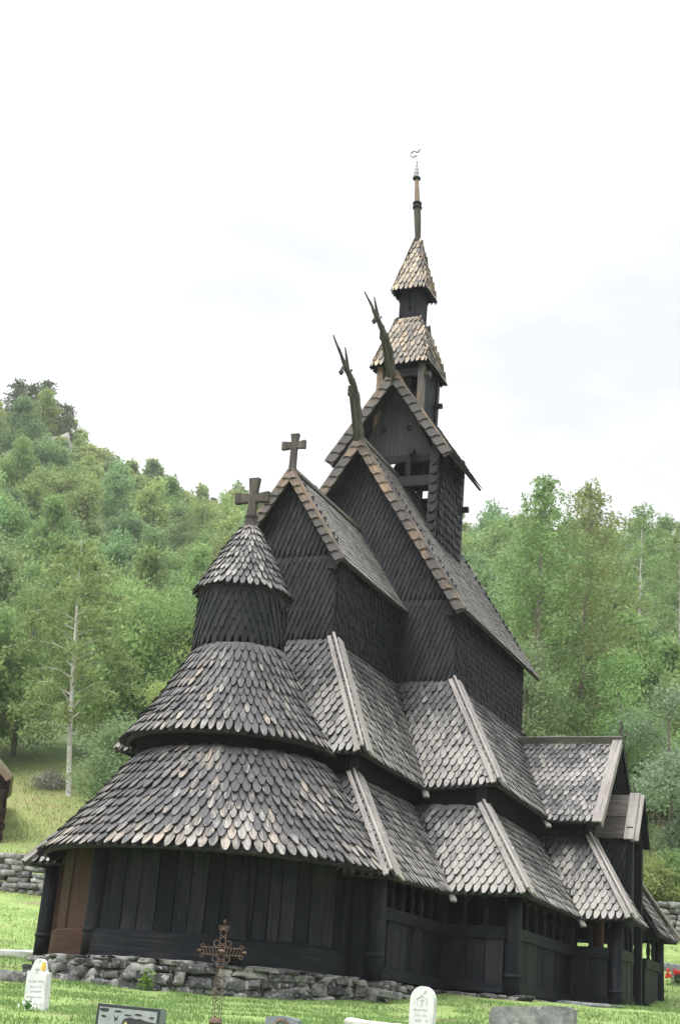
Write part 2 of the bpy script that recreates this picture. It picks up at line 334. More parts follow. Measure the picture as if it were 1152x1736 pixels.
def field(mb, A, B, C, D, w, ex, wear=lambda a, b: .5, tip=.23, thick=.040, lift=.075, ln=None, shape=0, over=.03, mi=0, jit=1.0):
    """rows of scales on the patch A-B (eave, left to right from outside) to D-C (top)"""
    A, B, C, D = map(V3, (A, B, C, D)); U0 = (B-A).normalized(); Nn = ((B-A).cross(D-A)).normalized()
    if (C-B).length and (C-D).length < 1e-6: Nn = ((B-A).cross(C-A)).normalized()
    Vd = Nn.cross(U0).normalized()
    H = ((D-A).dot(Vd)+(C-B).dot(Vd))/2; rows = max(1, int(round(H/ex))); ex = H/rows; ln = ln or ex*2.15
    for k in range(rows):
        f = k/rows; fm = (k+.5)/rows
        Lp, Rp = A.lerp(D, f), B.lerp(C, f); Lm, Rm = A.lerp(D, fm), B.lerp(C, fm)
        a0, a1 = (Lp-A).dot(U0), (Rp-A).dot(U0); m0, m1 = min(a0, (Lm-A).dot(U0)+.02), max(a1, (Rm-A).dot(U0)-.02)
        m0, m1 = (Lm-A).dot(U0), (Rm-A).dot(U0)
        U = (Rp-Lp).normalized() if (Rp-Lp).length > .01 else U0
        j = math.floor(m0/w)-1
        while True:
            x = (j+(.5 if k % 2 else 0))*w+rng.uniform(-.006, .006)*jit; j += 1
            lo, hi = max(x-w*.455, m0-.02), min(x+w*.455, m1+.02)
            if x-w/2 > m1: break
            if hi-lo < w*.3: continue
            xc = (lo+hi)/2; P = Lp+U*((xc-a0))
            if k == 0: P = P-Vd*over
            P = P+Vd*rng.uniform(-.022, .022)*jit
            ang = rng.uniform(-.045, .045)*jit; Uj = (U+Vd*ang).normalized(); Vj = Nn.cross(Uj).normalized()
            wx = max(0, min(1, wear((xc-m0)/max(m1-m0, .01), f)+rng.uniform(-.08, .08)))
            mb.shingle(P, Uj, Vj, Nn, hi-lo, min(ln*rng.uniform(.95, 1.05), (1-f)*H+ex*.3) if k < rows-1 else ex*1.05, tip*rng.uniform(.8, 1.15), thick, lift*rng.uniform(.75, 1.3), wx, mi, shape)
def slab(mb, A, B, C, D, th=.06, off=.012, mi=0, wear=.1):
    A, B, C, D = map(V3, (A, B, C, D)); Nn = (B-A).cross(C-A).normalized(); T = [p-Nn*off for p in (A, B, C, D)]; Bt = [p-Nn*th for p in T]
    o = rng.random()*9; q = [(o, o), (o+(B-A).length, o), (o+(C-D).length, o+(D-A).length), (o, o+(D-A).length)]
    if (C-D).length < 1e-5:
        T = T[:3]; Bt = Bt[:3]; q = q[:3]
    n = len(T)
    mb.solid(T+Bt, [tuple(range(n)), tuple(range(2*n-1, n-1, -1))]+[(i, n+i, n+(i+1) % n, (i+1) % n) for i in range(n)], q+q, wear, mi)
def cone_field(mb, cx, cy, prof, segs, wear, t0, t1, tip=.23, thick=.040, lift=.075, shape=0, over=.03, mi=0):
    """scales round a cone; prof = [(r,z),...] upwards; segs = [(f0,f1,columns in the full ring,rows)]"""
    Ls = [0]
    for a, b in zip(prof, prof[1:]): Ls.append(Ls[-1]+math.hypot(b[0]-a[0], b[1]-a[1]))
    H = Ls[-1]
    def at(f):
        d = f*H
        for i in range(len(prof)-1):
            if d <= Ls[i+1]+1e-6 or i == len(prof)-2:
                k = (d-Ls[i])/(Ls[i+1]-Ls[i]); a, b = prof[i], prof[i+1]
                r = a[0]+(b[0]-a[0])*k; z = a[1]+(b[1]-a[1])*k; l = math.hypot(b[0]-a[0], b[1]-a[1]); return r, z, (b[0]-a[0])/l, (b[1]-a[1])/l
    first = True
    for f0, f1, n, rows in segs:
        ex = (f1-f0)*H/rows
        for k in range(rows):
            f = f0+(f1-f0)*k/rows; r, z, dr, dz = at(f); rm = at(min(1, f+ex/H*.9))[0]
            for j in range(n):
                th = 2*math.pi*(j+(.5 if k % 2 else 0))/n+rng.uniform(-.004, .004)
                if not (t0 <= th <= t1): continue
                ca, sa = math.cos(th), math.sin(th); Uu = V3((-sa, ca, 0)); Vv = V3((ca*dr, sa*dr, dz)); Nn = Uu.cross(Vv)
                w = 2*math.pi*r/n*.97; P = V3((cx+ca*r, cy+sa*r, z))
                if first: P = P-Vv*over
                P = P+Vv*rng.uniform(-.022, .022)
                ang = rng.uniform(-.045, .045); Uj = (Uu+Vv*ang).normalized(); Vj = Nn.cross(Uj).normalized()
                ln = min(ex*2.15, (1-f)*H+.02); rl = at(min(1, f+ln/H))[0]
                mb.shingle(P, Uj, Vj, Nn, w*rng.uniform(.86, .95), ln, tip*rng.uniform(.85, 1.2), thick, lift*rng.uniform(.75, 1.3), max(0, min(1, wear(th, f)+rng.uniform(-.08, .08))), mi, shape, max(.15, rl/r*1.05))
            first = False
def cone_skin(mb, cx, cy, prof, t0, t1, n=48, off=.015, mi=0, wear=.1):
    st = [(t0+(t1-t0)*i/n) for i in range(n+1)]; prof = [(r-off, z) for r, z in prof]; prof = [(prof[0][0]-.12, prof[0][1]-.03)]+[(prof[0][0]-.05, prof[0][1])]+prof[1:]
    b = len(mb.v)
    for r, z in prof:
        for t in st: mb.v.append((cx+r*math.cos(t), cy+r*math.sin(t), z))
    for i in range(len(prof)-1):
        for k in range(n):
            mb.f.append((b+i*(n+1)+k, b+i*(n+1)+k+1, b+(i+1)*(n+1)+k+1, b+(i+1)*(n+1)+k)); mb.uv += [(st[k], i), (st[k+1], i), (st[k+1], i+1), (st[k], i+1)]; mb.w.append(wear); mb.m.append(mi)

# ------------------------------------------------------------------ terrain
KN = [(-80, -3.2), (0, -2.5), (6, -1.85), (12, -1.10), (18, -.92), (24, -.70), (26, -.54), (27.5, -.38), (28.7, -.22), (30, -.10), (36, 0.02), (40, .6), (46, 2.2), (55, 5.0), (62, 7.6), (80, 14), (120, 29.5), (200, 60), (230, 66), (300, 66), (600, 40)]
def prof(s):
    for (a, za), (b, zb) in zip(KN, KN[1:]):
        if s <= b: return za+(zb-za)*(s-a)/(b-a)
    return KN[-1][1]
def ground(x, y):
    p = V3((x, y, 0))-V3((CAM.x, CAM.y, 0)); s, t = p.dot(FH), p.dot(RH)
    z = sum(prof(s+d)*w for d, w in ((-1.6, .2), (-.8, .2), (0, .2), (.8, .2), (1.6, .2)))
    if s > 70:
        u = max(-.32, min(.3, t/s)); k = min(1, (s-70)/80)
        z *= 1+k*(.19*max(0, min(1, (-.11-u)/.12))+.11)
    z -= .22*max(0, min(1, -t/4))*math.exp(-((s-29.5)/2.2)**2)
    z += .10*mnoise.noise(V3((x*.35, y*.35, 1)))*min(1, max(.25, (s-36)/10))+(.04*mnoise.noise(V3((x*1.3, y*1.3, 5))) if s < 50 else 1.2*mnoise.noise(V3((x*.06, y*.06, 2)))*min(1, (s-50)/30))
    return z
def st_xy(s, t): return V3((CAM.x, CAM.y, 0))+FH*s+RH*t
mb = MB()
ss = [-80, -50, -30, -15, -6, 0, 3, 6, 8, 10]+[11+.5*i for i in range(80)]+[51+1*i for i in range(30)]+[82+3*i for i in range(50)]+[240, 270, 310, 380, 480, 600]
tt = [-300, -200, -140, -100]+[-80+2.5*i for i in range(22)]+[-25+.6*i for i in range(84)]+[26+2.5*i for i in range(22)]+[90, 130, 200, 300]
vs = []
for s in ss:
    for t in tt:
        p = st_xy(s, t); vs.append((p.x, p.y, ground(p.x, p.y)))
n = len(tt)
mb.v = vs; mb.f = [(i*n+j, i*n+j+1, (i+1)*n+j+1, (i+1)*n+j) for i in range(len(ss)-1) for j in range(n-1)]
mb.uv = [(0, 0)]*4*len(mb.f); mb.w = [.5]*len(mb.f); mb.m = [0]*len(mb.f)
g = mb.build('ground', 'ground', smooth=True); tag(g, 'green churchyard lawn rising into meadow and wooded hillside', 'ground', kind='structure')

# ------------------------------------------------------------------ the church
CH = empty('stave_church', 'dark tarred wooden stave church with stepped shingled roofs and dragon heads', 'church', (0, 0, 0))
a1e, y1e, z1, y2e, a2e, y3e, a3e = 3.85, .28, 1.80, 3.85, 5.40, 8.54, 6.52
a1t, y1t, z2, y2t, a2t, y3t, a3t = 2.40, 1.68, 3.77, 5.30, 3.98, 9.95, 5.24
a1m, y1m, z3, y2m, a2m, y3m, a3m = 2.71, 1.33, 4.09, 5.16, 4.33, 9.39, 5.58
yp, zpr, xr = 11.57, 6.41, 2.96
b1, y1b, z4, y2b, b2, y5b = 1.24, 2.87, 6.87, 6.83, 2.68, 12.75
c1, y1c, z5, z6 = 1.42, 2.70, 8.60, 10.78
c2, y2c, z7, z8, y5c = 2.99, 6.45, 8.52, 13.13, 13.41
dd, z9, z10, yt0, yt1 = 1.75, 13.41, 15.92, 8.49, 11.26
y0, r1, za0, za1, rd, rm, rl = .94, .95, 7.29, 8.75, .90, 1.97, 3.28
e3, z11, e4, z12, e5, z14, z15, z16, yt = .79, 16.34, .33, 17.96, .47, 18.83, 20.62, 23.10, 9.62
y4e, y4t, y4m = 2*yp-y3e, 2*yp-y3t, 2*yp-y3m
y6e, y6t, y6m = y5b+2.98, y5b+1.5, y5b+1.67

def wear_front(a, f): return .86-.72*f*f           # worn pale low on the slope, tarred higher up
def wear_side(a, f): return .72-.22*f
def roof(name, patches, w, ex, mat='roof', wear=wear_side, th=.02, lift=.052, **kw):
    mb = MB()
    for P in patches:
        wf = wear
        if len(P) == 5: wf = P[4]
        slab(mb, *P[:4], mi=1); field(mb, *P[:4], w, ex, wf, thick=.034 if wf is wear_front else th, lift=.07 if wf is wear_front else lift, **kw)
    return mb.build(name, [mat, 'edge'], CH)
def mir(P):
    A, B, C, D = P[:4]; f = lambda p: (-p[0], p[1], p[2])
    return (f(B), f(A), f(D), f(C))+tuple(P[4:])
# lower (gallery) roofs
low = [((a1e, y1e, z1-.10), (a1e, y2e, z1), (a1t, y2t, z2), (a1t, y1t, z2)),
       ((a1e, y2e, z1), (a2e, y2e, z1+.03), (a2t, y2t, z2), (a1t, y2t, z2), wear_front),
       ((a2e, y2e, z1+.03), (a2e, y3e, z1), (a2t, y3t, z2), (a2t, y2t, z2)),
       ((1.6, y1e, z1-.02), (a1e, y1e, z1-.10), (a1t, y1t, z2), (1.6, y1t, z2), wear_front)]
lowl = [mir(p) for p in low[:2]]+[mir(low[3])]+[mir(((a2e, y2e, z1), (a2e, y6e, z1), (a2t, y6t, z2), (a2t, y2t, z2)))]
back = [((a2e, y6e, z1), (-a2e, y6e, z1), (-a2t, y6t, z2), (a2t, y6t, z2)), ((a2e, y4e, z1), (a2e, y6e, z1), (a2t, y6t, z2), (a2t, y4t, z2))]
porchlow = [((a2e, y3e, z1), (a3e, y3e, z1+.04), (a3t, y3t, z2), (a2t, y3t, z2), wear_front),
            ((a3e, y3e, z1+.04), (a3e, 10.45, z1), (a3t, 10.45, z2), (a3t, y3t, z2)),
            ((a3e, 12.15, z1), (a3e, y4e, z1), (a3t, y4t, z2), (a3t, 12.15, z2)),
            ((a3e, y4e, z1), (a2e, y4e, z1), (a2t, y4t, z2), (a3t, y4t, z2))]
roof('gallery_roof', low+lowl+back+porchlow, .172, .20, tip=.28)
# middle (aisle) roofs
midp = [((a1m, y1m, z3+.06), (a1m, y2m, z3), (b1, y2b, z4), (b1, y1b, z4)),
        ((a1m, y2m, z3), (a2m, y2m, z3+.13), (b2, y2b, z4), (b1, y2b, z4), wear_front),
        ((a2m, y2m, z3+.13), (a2m, y6m, z3), (b2, y5b, z4), (b2, y2b, z4)),
        ((.2, y1m, z3), (a1m, y1m, z3+.06), (b1, y1b, z4), (.2, y1b, z4), wear_front)]
roof('aisle_roof', midp+[mir(p) for p in midp]+[((a2m, y6m, z3), (-a2m, y6m, z3), (-b2, y5b, z4), (b2, y5b, z4))], .16, .195, tip=.27)
roof('porch_roof', [((a2m-.1, y3m, z3), (a3m, y3m, z3), (a3m, yp, zpr), (xr, yp, zpr), lambda a, f: .68-.1*f), ((a3m, y4m, z3), (a2m-.1, y4m, z3), (xr, yp, zpr), (a3m, yp, zpr))], .155, .185, tip=.26)
# gabled high roofs
def gable(x, ya, yb, ze, zr): return [((x, ya, ze), (x, yb, ze), (0, yb, zr), (0, ya, zr)), ((-x, yb, ze), (-x, ya, ze), (0, ya, zr), (0, yb, zr))]
roof('gable_roof', gable(c1, y1c, y2b+.1, z5, z6), .15, .17, th=.014, lift=.032, wear=lambda a, f: .86)
roof('gable_roof', gable(c2, y2c, y5c, z7, z8), .15, .17, th=.014, lift=.032, wear=lambda a, f: .78)
roof('gable_roof', gable(dd, yt0, yt1, z9, z10), .15, .17, th=.014, lift=.032, wear=lambda a, f: .74)
# apse skirts, drum and cone
PI = math.pi
def apse(name, prof_, segs, wear, t0=PI*.86, t1=PI*2.12, mat='apse', x0=0, **kw):
    mb = MB(); cone_skin(mb, x0, y0, prof_, t0, t1, mi=1); cone_field(mb, x0, y0, prof_, segs, wear, t0, t1, **kw); return mb.build(name, [mat, 'edge'], CH)
apse('skirt_roof', [(3.53, z1-.03), (2.66, 2.80), (1.93, 3.80)], [(0, .55, 112, 6), (.55, 1, 86, 5)], lambda t, f: .60-.28*f, tip=.30, x0=.23)
apse('skirt_roof', [(2.16, z3-.03), (1.50, 5.0), (.93, 6.06)], [(0, .5, 82, 5), (.5, .78, 64, 3), (.78, 1, 48, 2)], lambda t, f: .56-.24*f, tip=.30, x0=.11)
mb = MB(); cone_skin(mb, 0, y0, [(rd-.02, 5.9), (rd-.04, za0+.1)], 0, 2*PI)
cone_field(mb, 0, y0, [(rd, 6.02), (rd-.02, za0)], [(0, 1, 38, 7)], lambda t, f: .4, 0, 2*PI, tip=.22, thick=.03, lift=.04, shape=1, over=0)
mb.build('turret_drum', ['wall', 'dark'], CH)
apse('cone_roof', [(r1+.03, za0-.02), (.62, 7.95), (.14, za1+.05)], [(0, .5, 44, 5), (.5, 1, 30, 5)], lambda t, f: .60, 0, 2*PI, mat='roof', tip=.2)
# ---- shingled upper walls
def ztop(x, ce, ze, zr): return zr-(zr-ze)/ce*x
mb = MB()
ww = lambda a, f: .35
def wallq(A, B, C, D, w=.125, ex=.165): slab(mb, A, B, C, D, .1, .01); field(mb, A, B, C, D, w, ex, ww, tip=.21, thick=.030, lift=.040, shape=1, over=0, jit=.6)
zc = ztop(b1, c1, z5, z6); zn = ztop(b2, c2, z7, z8)
for s in (1, -1):
    f = (lambda P: P) if s == 1 else mir
    wallq(*f(((b1, y1b, z4-.05), (b1, y2b, z4-.05), (b1, y2b, zc-.06), (b1, y1b, zc-.06))))
    wallq(*f(((b2, y2b, z4-.05), (b2, y5b, z4-.05), (b2, y5b, zn-.06), (b2, y2b, zn-.06))))
wallq((-b1, y1b, z4), (b1, y1b, z4), (b1, y1b, zc-.1), (-b1, y1b, zc-.1)); wallq((-b1, y1b, zc-.1), (b1, y1b, zc-.1), (0, y1b, z6-.12), (0, y1b, z6-.12))
wallq((-b2, y2b, z4), (b2, y2b, z4), (b2, y2b, zn-.1), (-b2, y2b, zn-.1)); wallq((-b2, y2b, zn-.1), (b2, y2b, zn-.1), (0, y2b, z8-.14), (0, y2b, z8-.14))
wallq((b2, y5b, z4), (-b2, y5b, z4), (-b2, y5b, zn-.1), (b2, y5b, zn-.1)); wallq((b2, y5b, zn-.1), (-b2, y5b, zn-.1), (0, y5b, z8-.14), (0, y5b, z8-.14))
mb.build('clerestory_wall', ['wall', 'dark'], CH)
# brackets under the verges
for x, y, z in ((b1-.1, y1b-.09, zc-.42), (-b1+.1, y1b-.09, zc-.42), (b2-.12, y2b-.1, zn-.5), (-b2+.12, y2b-.1, zn-.5)):
    mb = MB(); mb.beam((x, y, z), (x, y, z+.46), .2, .14, (0, 1, 0)); mb.beam((x, y-.05, z-.05), (x, y-.05, z+.02), .17, .12, (0, 1, 0)); mb.build('bracket', 'wall', CH)
# dark walls of the aisle storey, between the two roof tiers, reaching down to the floor
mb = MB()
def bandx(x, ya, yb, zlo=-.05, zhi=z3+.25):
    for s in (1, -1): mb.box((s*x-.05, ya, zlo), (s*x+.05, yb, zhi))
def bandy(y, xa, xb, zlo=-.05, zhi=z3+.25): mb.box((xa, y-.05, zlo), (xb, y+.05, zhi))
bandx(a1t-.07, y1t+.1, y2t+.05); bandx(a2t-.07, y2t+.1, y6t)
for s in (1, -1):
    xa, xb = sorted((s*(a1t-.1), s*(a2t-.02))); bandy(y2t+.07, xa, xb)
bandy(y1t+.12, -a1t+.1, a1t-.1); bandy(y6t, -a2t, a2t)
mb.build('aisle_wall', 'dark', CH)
mb = MB(); mb.box((a2t-.15, y3t+.03, z2-.25), (a3t-.02, y3t+.13, z3+.25)); mb.box((a3t-.12, y3t+.13, z2-.25), (a3t-.02, y4t-.13, z3+.3)); mb.box((a2t-.15, y4t-.13, z2-.25), (a3t-.02, y4t-.03, z3+.25))
mb.prism([(a3t-.09, y3m+.2, z3+.1), (a3t-.09, y4m-.2, z3+.1), (a3t-.09, yp, zpr-.12)], (.06, 0, 0))
mb.build('porch_gable_wall', 'tar', CH)
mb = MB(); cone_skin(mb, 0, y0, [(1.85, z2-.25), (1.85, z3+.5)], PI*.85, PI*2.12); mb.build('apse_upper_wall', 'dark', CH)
for x, y in ((a1t, y1t), (a2t, y2t), (-a1t, y1t), (a3t, y3t)):
    mb = MB(); mb.lathe(x*.985, y+.06, [(.13, z2-.5), (.13, z3+.35)], 12); mb.build('aisle_post', 'tar', CH)

# ---- hip boards
def hip(e, t, da, db, w=.20, mat='board', ext=.04, wl=None, lift=.135):
    """two boards meeting on the hip line from eave corner e to top t; da, db point away from the hip along the two eaves"""
    e, t = V3(e), V3(t); d = (t-e).normalized(); e = e-d*ext; t = t-d*.02
    mb = MB()
    for q, ww_ in ((V3(da), wl or w), (V3(db), w)):
        sd = (q-d*q.dot(d)).normalized(); nn = d.cross(sd)
        if nn.z < 0: nn = -nn
        c0 = e+nn*lift; c1_ = t+nn*lift
        mb.beam(c0+sd*ww_/2, c1_+sd*ww_*.42, ww_, .035, nn, w1=ww_*.8)
    e2, t2 = e+V3((0, 0, lift+.03)), t+V3((0, 0, lift+.03)); mb.beam(e2, t2, .05, .045)
    return mb.build('hip_board', mat, CH)
for s in (1, -1):
    hip((s*a1e, y1e, z1-.10), (s*a1t, y1t, z2), (-s, 0, 0), (0, 1, 0), .24, wl=.10)
    hip((s*a1m, y1m, z3+.06 if s > 0 else z3+.1), (s*b1, y1b, z4), (-s, 0, 0), (0, 1, 0), .24, wl=.10)
    hip((s*a2e, y2e, z1+.03), (s*a2t, y2t, z2), (-s, 0, 0), (0, 1, 0), .20, wl=.12)
    hip((s*a2m, y2m, z3+.13), (s*b2, y2b, z4), (-s, 0, 0), (0, 1, 0), .20, wl=.12)
hip((a3e, y3e, z1+.04), (a3t, y3t, z2), (-1, 0, 0), (0, 1, 0), .20, wl=.10)
hip((a3e, y4e, z1), (a3t, y4t, z2), (-1, 0, 0), (0, -1, 0), .16, wl=.10)
# valley gutters sticking out below the eaves
for e, t in (((a1e, y2e, z1), (a1t, y2t, z2)), ((a1m, y2m, z3), (b1, y2b, z4)), ((a2e, y3e, z1), (a2t, y3t, z2)), ((a2m, y3m, z3), (3.4, 10.6, 5.3))):
    e, t = V3(e), V3(t); d = (t-e).normalized(); mb = MB()
    mb.beam(e-d*.16-V3((0, 0, .05)), e+d*.5-V3((0, 0, .04)), .14, .05); mb.build('valley_gutter', 'board', CH)

# ---- bargeboards of overlapping carved scales
def verge(apex, foot, w, ex, y_off=.06, mat='barge', wearf=lambda f: .55):
    apex, foot = V3(apex), V3(foot); up_ = (apex-foot).normalized(); Nn = V3((0, -1, 0)); inn = Nn.cross(up_)
    sgn = 1 if foot.x > apex.x else -1
    inn = V3((-up_.z*sgn, 0, up_.x*sgn)) if True else inn           # towards the gable, square to the slope
    if inn.z > 0: inn = -inn
    Hh = (apex-foot).length; mb = MB()
    o = foot+Nn*y_off+inn*(w*.5-.02)
    mb.beam(o-up_*.02, o+up_*(Hh-.06), w*.94, .05, Nn, w1=w*.8)
    rows = int(round(Hh/ex)); exx = Hh/rows
    for k in range(rows):
        f = k/rows; P = o+Nn*.03+up_*(exx*k-.05)
        wv = max(0, min(1, wearf(f)+rng.uniform(-.1, .1)))
        U = -inn
        # shape 2 has its tip at +U (the roof side)
        mb.shingle(P, U, up_, Nn, w*(1-.12*f), exx*1.35 if k < rows-1 else exx, exx*.62, .03, .045, wv, 0, 2)
    q = foot+Nn*(y_off-.02)-inn*.03; mb.beam(q, q+up_*Hh, .05, .14, Nn, wear=.62)
    return mb.build('bargeboard', [mat, 'tar'], CH)
for s in (1, -1):
    verge((0, y1c, z6), (s*c1, y1c, z5), .18, .24, wearf=lambda f: .26+.34*f)
    verge((0, y2c, z8), (s*c2, y2c, z7), .22, .30, wearf=lambda f: .60)
    verge((0, yt0, z10), (s*dd, yt0, z9), .24, .30, wearf=lambda f: .24+.34*f)
for s in (1, -1):
    mb = MB(); yy = yp-s*(yp-y3m); nn = V3((0, -s*(zpr-z3), yp-y3m)).normalized(); a, b = V3((a3m-.02, yy, z3))-V3((0, s*.06, .08)), V3((a3m-.02, yp, zpr))
    mb.beam(a+nn*.10, b+nn*.10, .24, .035, nn); mb.beam(a+V3((.10, 0, 0))+nn*.02, b+V3((.10, 0, 0))+nn*.02, .035, .17, nn); mb.build('bargeboard', 'board' if s > 0 else 'tar', CH)
mb = MB(); mb.beam((xr-.05, yp-.09, zpr+.03), (a3m+.1, yp-.09, zpr+.05), .04, .20, (0, -.5, .85)); mb.beam((xr-.05, yp, zpr+.11), (a3m+.1, yp, zpr+.13), .12, .05); mb.build('ridge_board', 'oldboard', CH)
for ya, yb, z in ((y1c, y2b, z6), (y2c, y5c, z8), (yt0, yt1, z10)):
    mb = MB(); mb.beam((0, ya+.05, z+.03), (0, yb, z+.03), .13, .07); mb.build('ridge_board', 'oldboard', CH)

# ---- crosses
def cross(y, z0, zb, zt, xm, xl, xr_, za, w, th, mat='carved'):
    mb = MB(); h = th/2
    def pr(pts): mb.prism([(x, y-h, z) for x, z in pts], (0, th, 0))
    pr([(-w*.5, z0), (w*.5, z0), (w*.42, za-w*.6), (w*.5, za-w*.5), (xr_, za-w*.62), (xr_, za+w*.62), (w*.5, za+w*.42), (w*.42, za+w*.5), (w*.62, zt), (-w*.62, zt), (-w*.42, za+w*.5), (-w*.5, za+w*.42), (xl, za+w*.62), (xl, za-w*.62), (-w*.5, za-w*.5), (-w*.42, za-w*.6)])
    if zb is not None: mb.lathe(0, y, [(.17, zb-.06), (.19, zb), (.17, zb+.05), (.14, zb+.1), (.12, zb+.22), (.14, zb+.25), (.14, zb+.30), (.10, zb+.33)], 14)
    o = mb.build('cross', mat, CH); return o
cross(y0, 8.95, 8.76, 9.90, 0, -.40, .37, 9.46, .19, .12)
cross(y1c, 10.6, None, 11.66, 0, -.30, .27, 11.39, .16, .10)

# ---- dragon heads
def dragon(path, rads, prong, comb, ball):
    mb = MB(); pp = []; rr = []
    for i in range(len(path)-1):
        for k in range(4):
            f = k/4; pp.append((rng.uniform(-.012, .012), path[i][0]*(1-f)+path[i+1][0]*f, path[i][1]*(1-f)+path[i+1][1]*f)); rr.append((rads[i]*(1-f)+rads[i+1]*f)*(1.10 if k == 0 else rng.uniform(.86, 1.0)))
    mb.tube(pp+[(0, *path[-1])], rr+[rads[-1]], 8, .6)
    # crest: small carved teeth along the nape, ridge lines on the neck
    P = [V3((0, a, b)) for a, b in path]
    for i in range(1, len(P)-3):
        for k in (0, .33, .66):
            p = P[i].lerp(P[i+1], k); d = (P[i+1]-P[i]).normalized(); nn = V3((0, d.z, -d.y)); nn = -nn if nn.z < 0 and abs(d.y) > .3 else nn
            nn = V3((0, d.z, -d.y)) if d.z*1 > 0 else -V3((0, d.z, -d.y)); r = rads[i]*.62
            mb.prism([p+nn*r*.7-d*.06-V3((.025, 0, 0)), p+nn*r*.7+d*.08-V3((.025, 0, 0)), p+nn*(r+.06)+d*.09-V3((.025, 0, 0))], (.05, 0, 0))
    mb.tube([(0, a, b) for a, b in prong], [.075, .05, .02], 8, .6)
    h = V3((0, *prong[0]))
    for q in (-.07, .07): mb.tube([h+V3((q*.6, .12, .02)), h+V3((q, .10, .03))], [.035, .02], 7)      # eyes
    mb.tube([(0, ball[0]+.16, ball[1]+.26), (0, ball[0]+.03, ball[1]+.12), (0, ball[0], ball[1])], [.04, .03, .05], 8); mb.tube([(0, ball[0], ball[1]-.07), (0, ball[0], ball[1]), (0, ball[0], ball[1]+.07)], [.03, .07, .03], 8)
    cy, cz = comb
    for k in range(3):
        mb.beam((0, cy-.15+k*.11, cz-.12), (0, cy-.15+k*.11, cz+.12), .06, .04, (0, 1, 0))
    for k in range(3): mb.beam((0, cy-.17, cz-.11+k*.11), (0, cy+.22, cz-.11+k*.11), .06, .035)
    mb.beam((0, path[1][0]-.17, path[1][1]-.35), (0, cy+.02, cz-.05), .09, .10, (0, 1, 0))
    return mb.build('dragon_head', 'carved', CH)
dragon([(6.62, 12.75), (6.40, 13.30), (6.24, 13.72), (6.04, 14.12), (5.66, 14.36), (5.22, 14.50), (4.72, 14.76), (4.30, 14.95)], [.19, .15, .135, .12, .115, .095, .05, .028], [(5.34, 14.52), (5.20, 14.78), (5.06, 15.0)], (5.68, 14.03), (4.95, 14.26))
dragon([(8.55, 15.55), (8.32, 15.95), (8.10, 16.30), (7.80, 16.54), (7.36, 16.68), (6.95, 16.80), (6.45, 16.95), (6.0, 17.05)], [.17, .135, .125, .115, .11, .09, .045, .023], [(7.02, 16.86), (6.84, 17.06), (6.68, 17.26)], (7.48, 16.48), (6.80, 16.60))
# carved finials of the side porch
mb = MB(); x = a3m+.05
mb.tube([(x, yp, zpr), (x+.03, yp, zpr+.18), (x-.03, yp, zpr+.3), (x+.04, yp, zpr+.40), (x-.01, yp, zpr+.52)], [.07, .055, .06, .05, .045], 8, .6); mb.tube([(x, yp, zpr+.1), (x+.14, yp, zpr+.18), (x+.12, yp, zpr+.26)], [.04, .035, .02], 6); mb.build('finial', 'carved', CH)

# ---- ridge turret
tw, ta, tb = 1.25, 8.95, 11.05; zw = ztop(tw, dd, z9, z10)
def zroof(x): return ztop(abs(x), c2, z7, z8)
# side walls (shingled)
for s in (1, -1):
    P = ((tw, ta+.1, zroof(tw)-.2), (tw, tb-.1, zroof(tw)-.2), (tw, tb-.1, zw-.05), (tw, ta+.1, zw-.05)); P = P if s == 1 else mir(P)
    mb = MB(); slab(mb, *P, .08, .01); field(mb, *P, .16, .22, lambda a, f: .3, tip=.16, shape=0, over=0); mb.build('turret_wall', ['wall', 'dark'], CH)
for x in (tw-.08, -tw+.08):
    for y in (ta, tb):
        mb = MB(); mb.beam((x, y, zroof(tw)-.3), (x, y, zw+.1), .2, .2, (0, 1, 0))
        if y == ta:
            for k in range(9):
                P = V3((x, y-.10, zroof(tw)-.1+k*.27)); mb.shingle(P, V3((1, 0, 0)), V3((0, 0, 1)), V3((0, -1, 0)), .24, .4, .16, .03, .06, rng.uniform(.2, .5))
        mb.build('turret_post', ['wall', 'dark'], CH)
for y in (ta, tb):
    mb = MB()
    # gable boarding with the three round holes: boards cut round them, with a dark panel added behind to paint their shadow
    zb0 = 13.62
    pts = [(-1.12, zb0), (1.12, zb0), (0, z10-.2)]
    hol = [(0, 15.0, .085), (-.36, 14.42, .085), (.36, 14.42, .085)] if y == ta else []
    # triangulated face with holes built as vertical strips
    nx = 112
    for i in range(nx):
        x0, x1 = -1.12+2.24*i/nx, -1.12+2.24*(i+1)/nx; xm = (x0+x1)/2; zt = z10-.2-(z10-.2-zb0)*abs(xm)/1.12
        cuts = []
        for hx, hz, hr in hol:
            if abs(xm-hx) < hr: hh = math.sqrt(hr*hr-(xm-hx)**2); cuts.append((hz-hh, hz+hh))
        z = zb0
        for c in sorted(cuts)+[(zt, zt)]:
            if c[0]-z > .005: mb.box((x0, y-.025, z), (x1, y+.025, c[0]))
            z = c[1]
    o = mb.build('gable_boarding', 'gableboard', CH)
    if hol: mb = MB(); mb.prism([(-1.05, y+.16, zb0+.01), (1.05, y+.16, zb0+.01), (0, y+.16, z10-.3)], (0, .03, 0)); mb.build('hole_shadow_panel', 'dark', CH)
    mb = MB(); mb.box((-1.2, y-.05, zb0-.2), (1.2, y+.05, zb0-.003)); mb.build('tie_beam', 'tar', CH)
    mb = MB(); mb.box((-1.15, y-.07, 12.72), (1.15, y+.07, 13.0)); mb.build('turret_rail', 'wall', CH)
    for x in (-.42, .42):
        mb = MB(); mb.beam((x, y, 12.3 if y == tb else 12.99), (x, y, zb0-.1), .13, .13, (0, 1, 0)); mb.build('turret_stud', 'tar', CH)
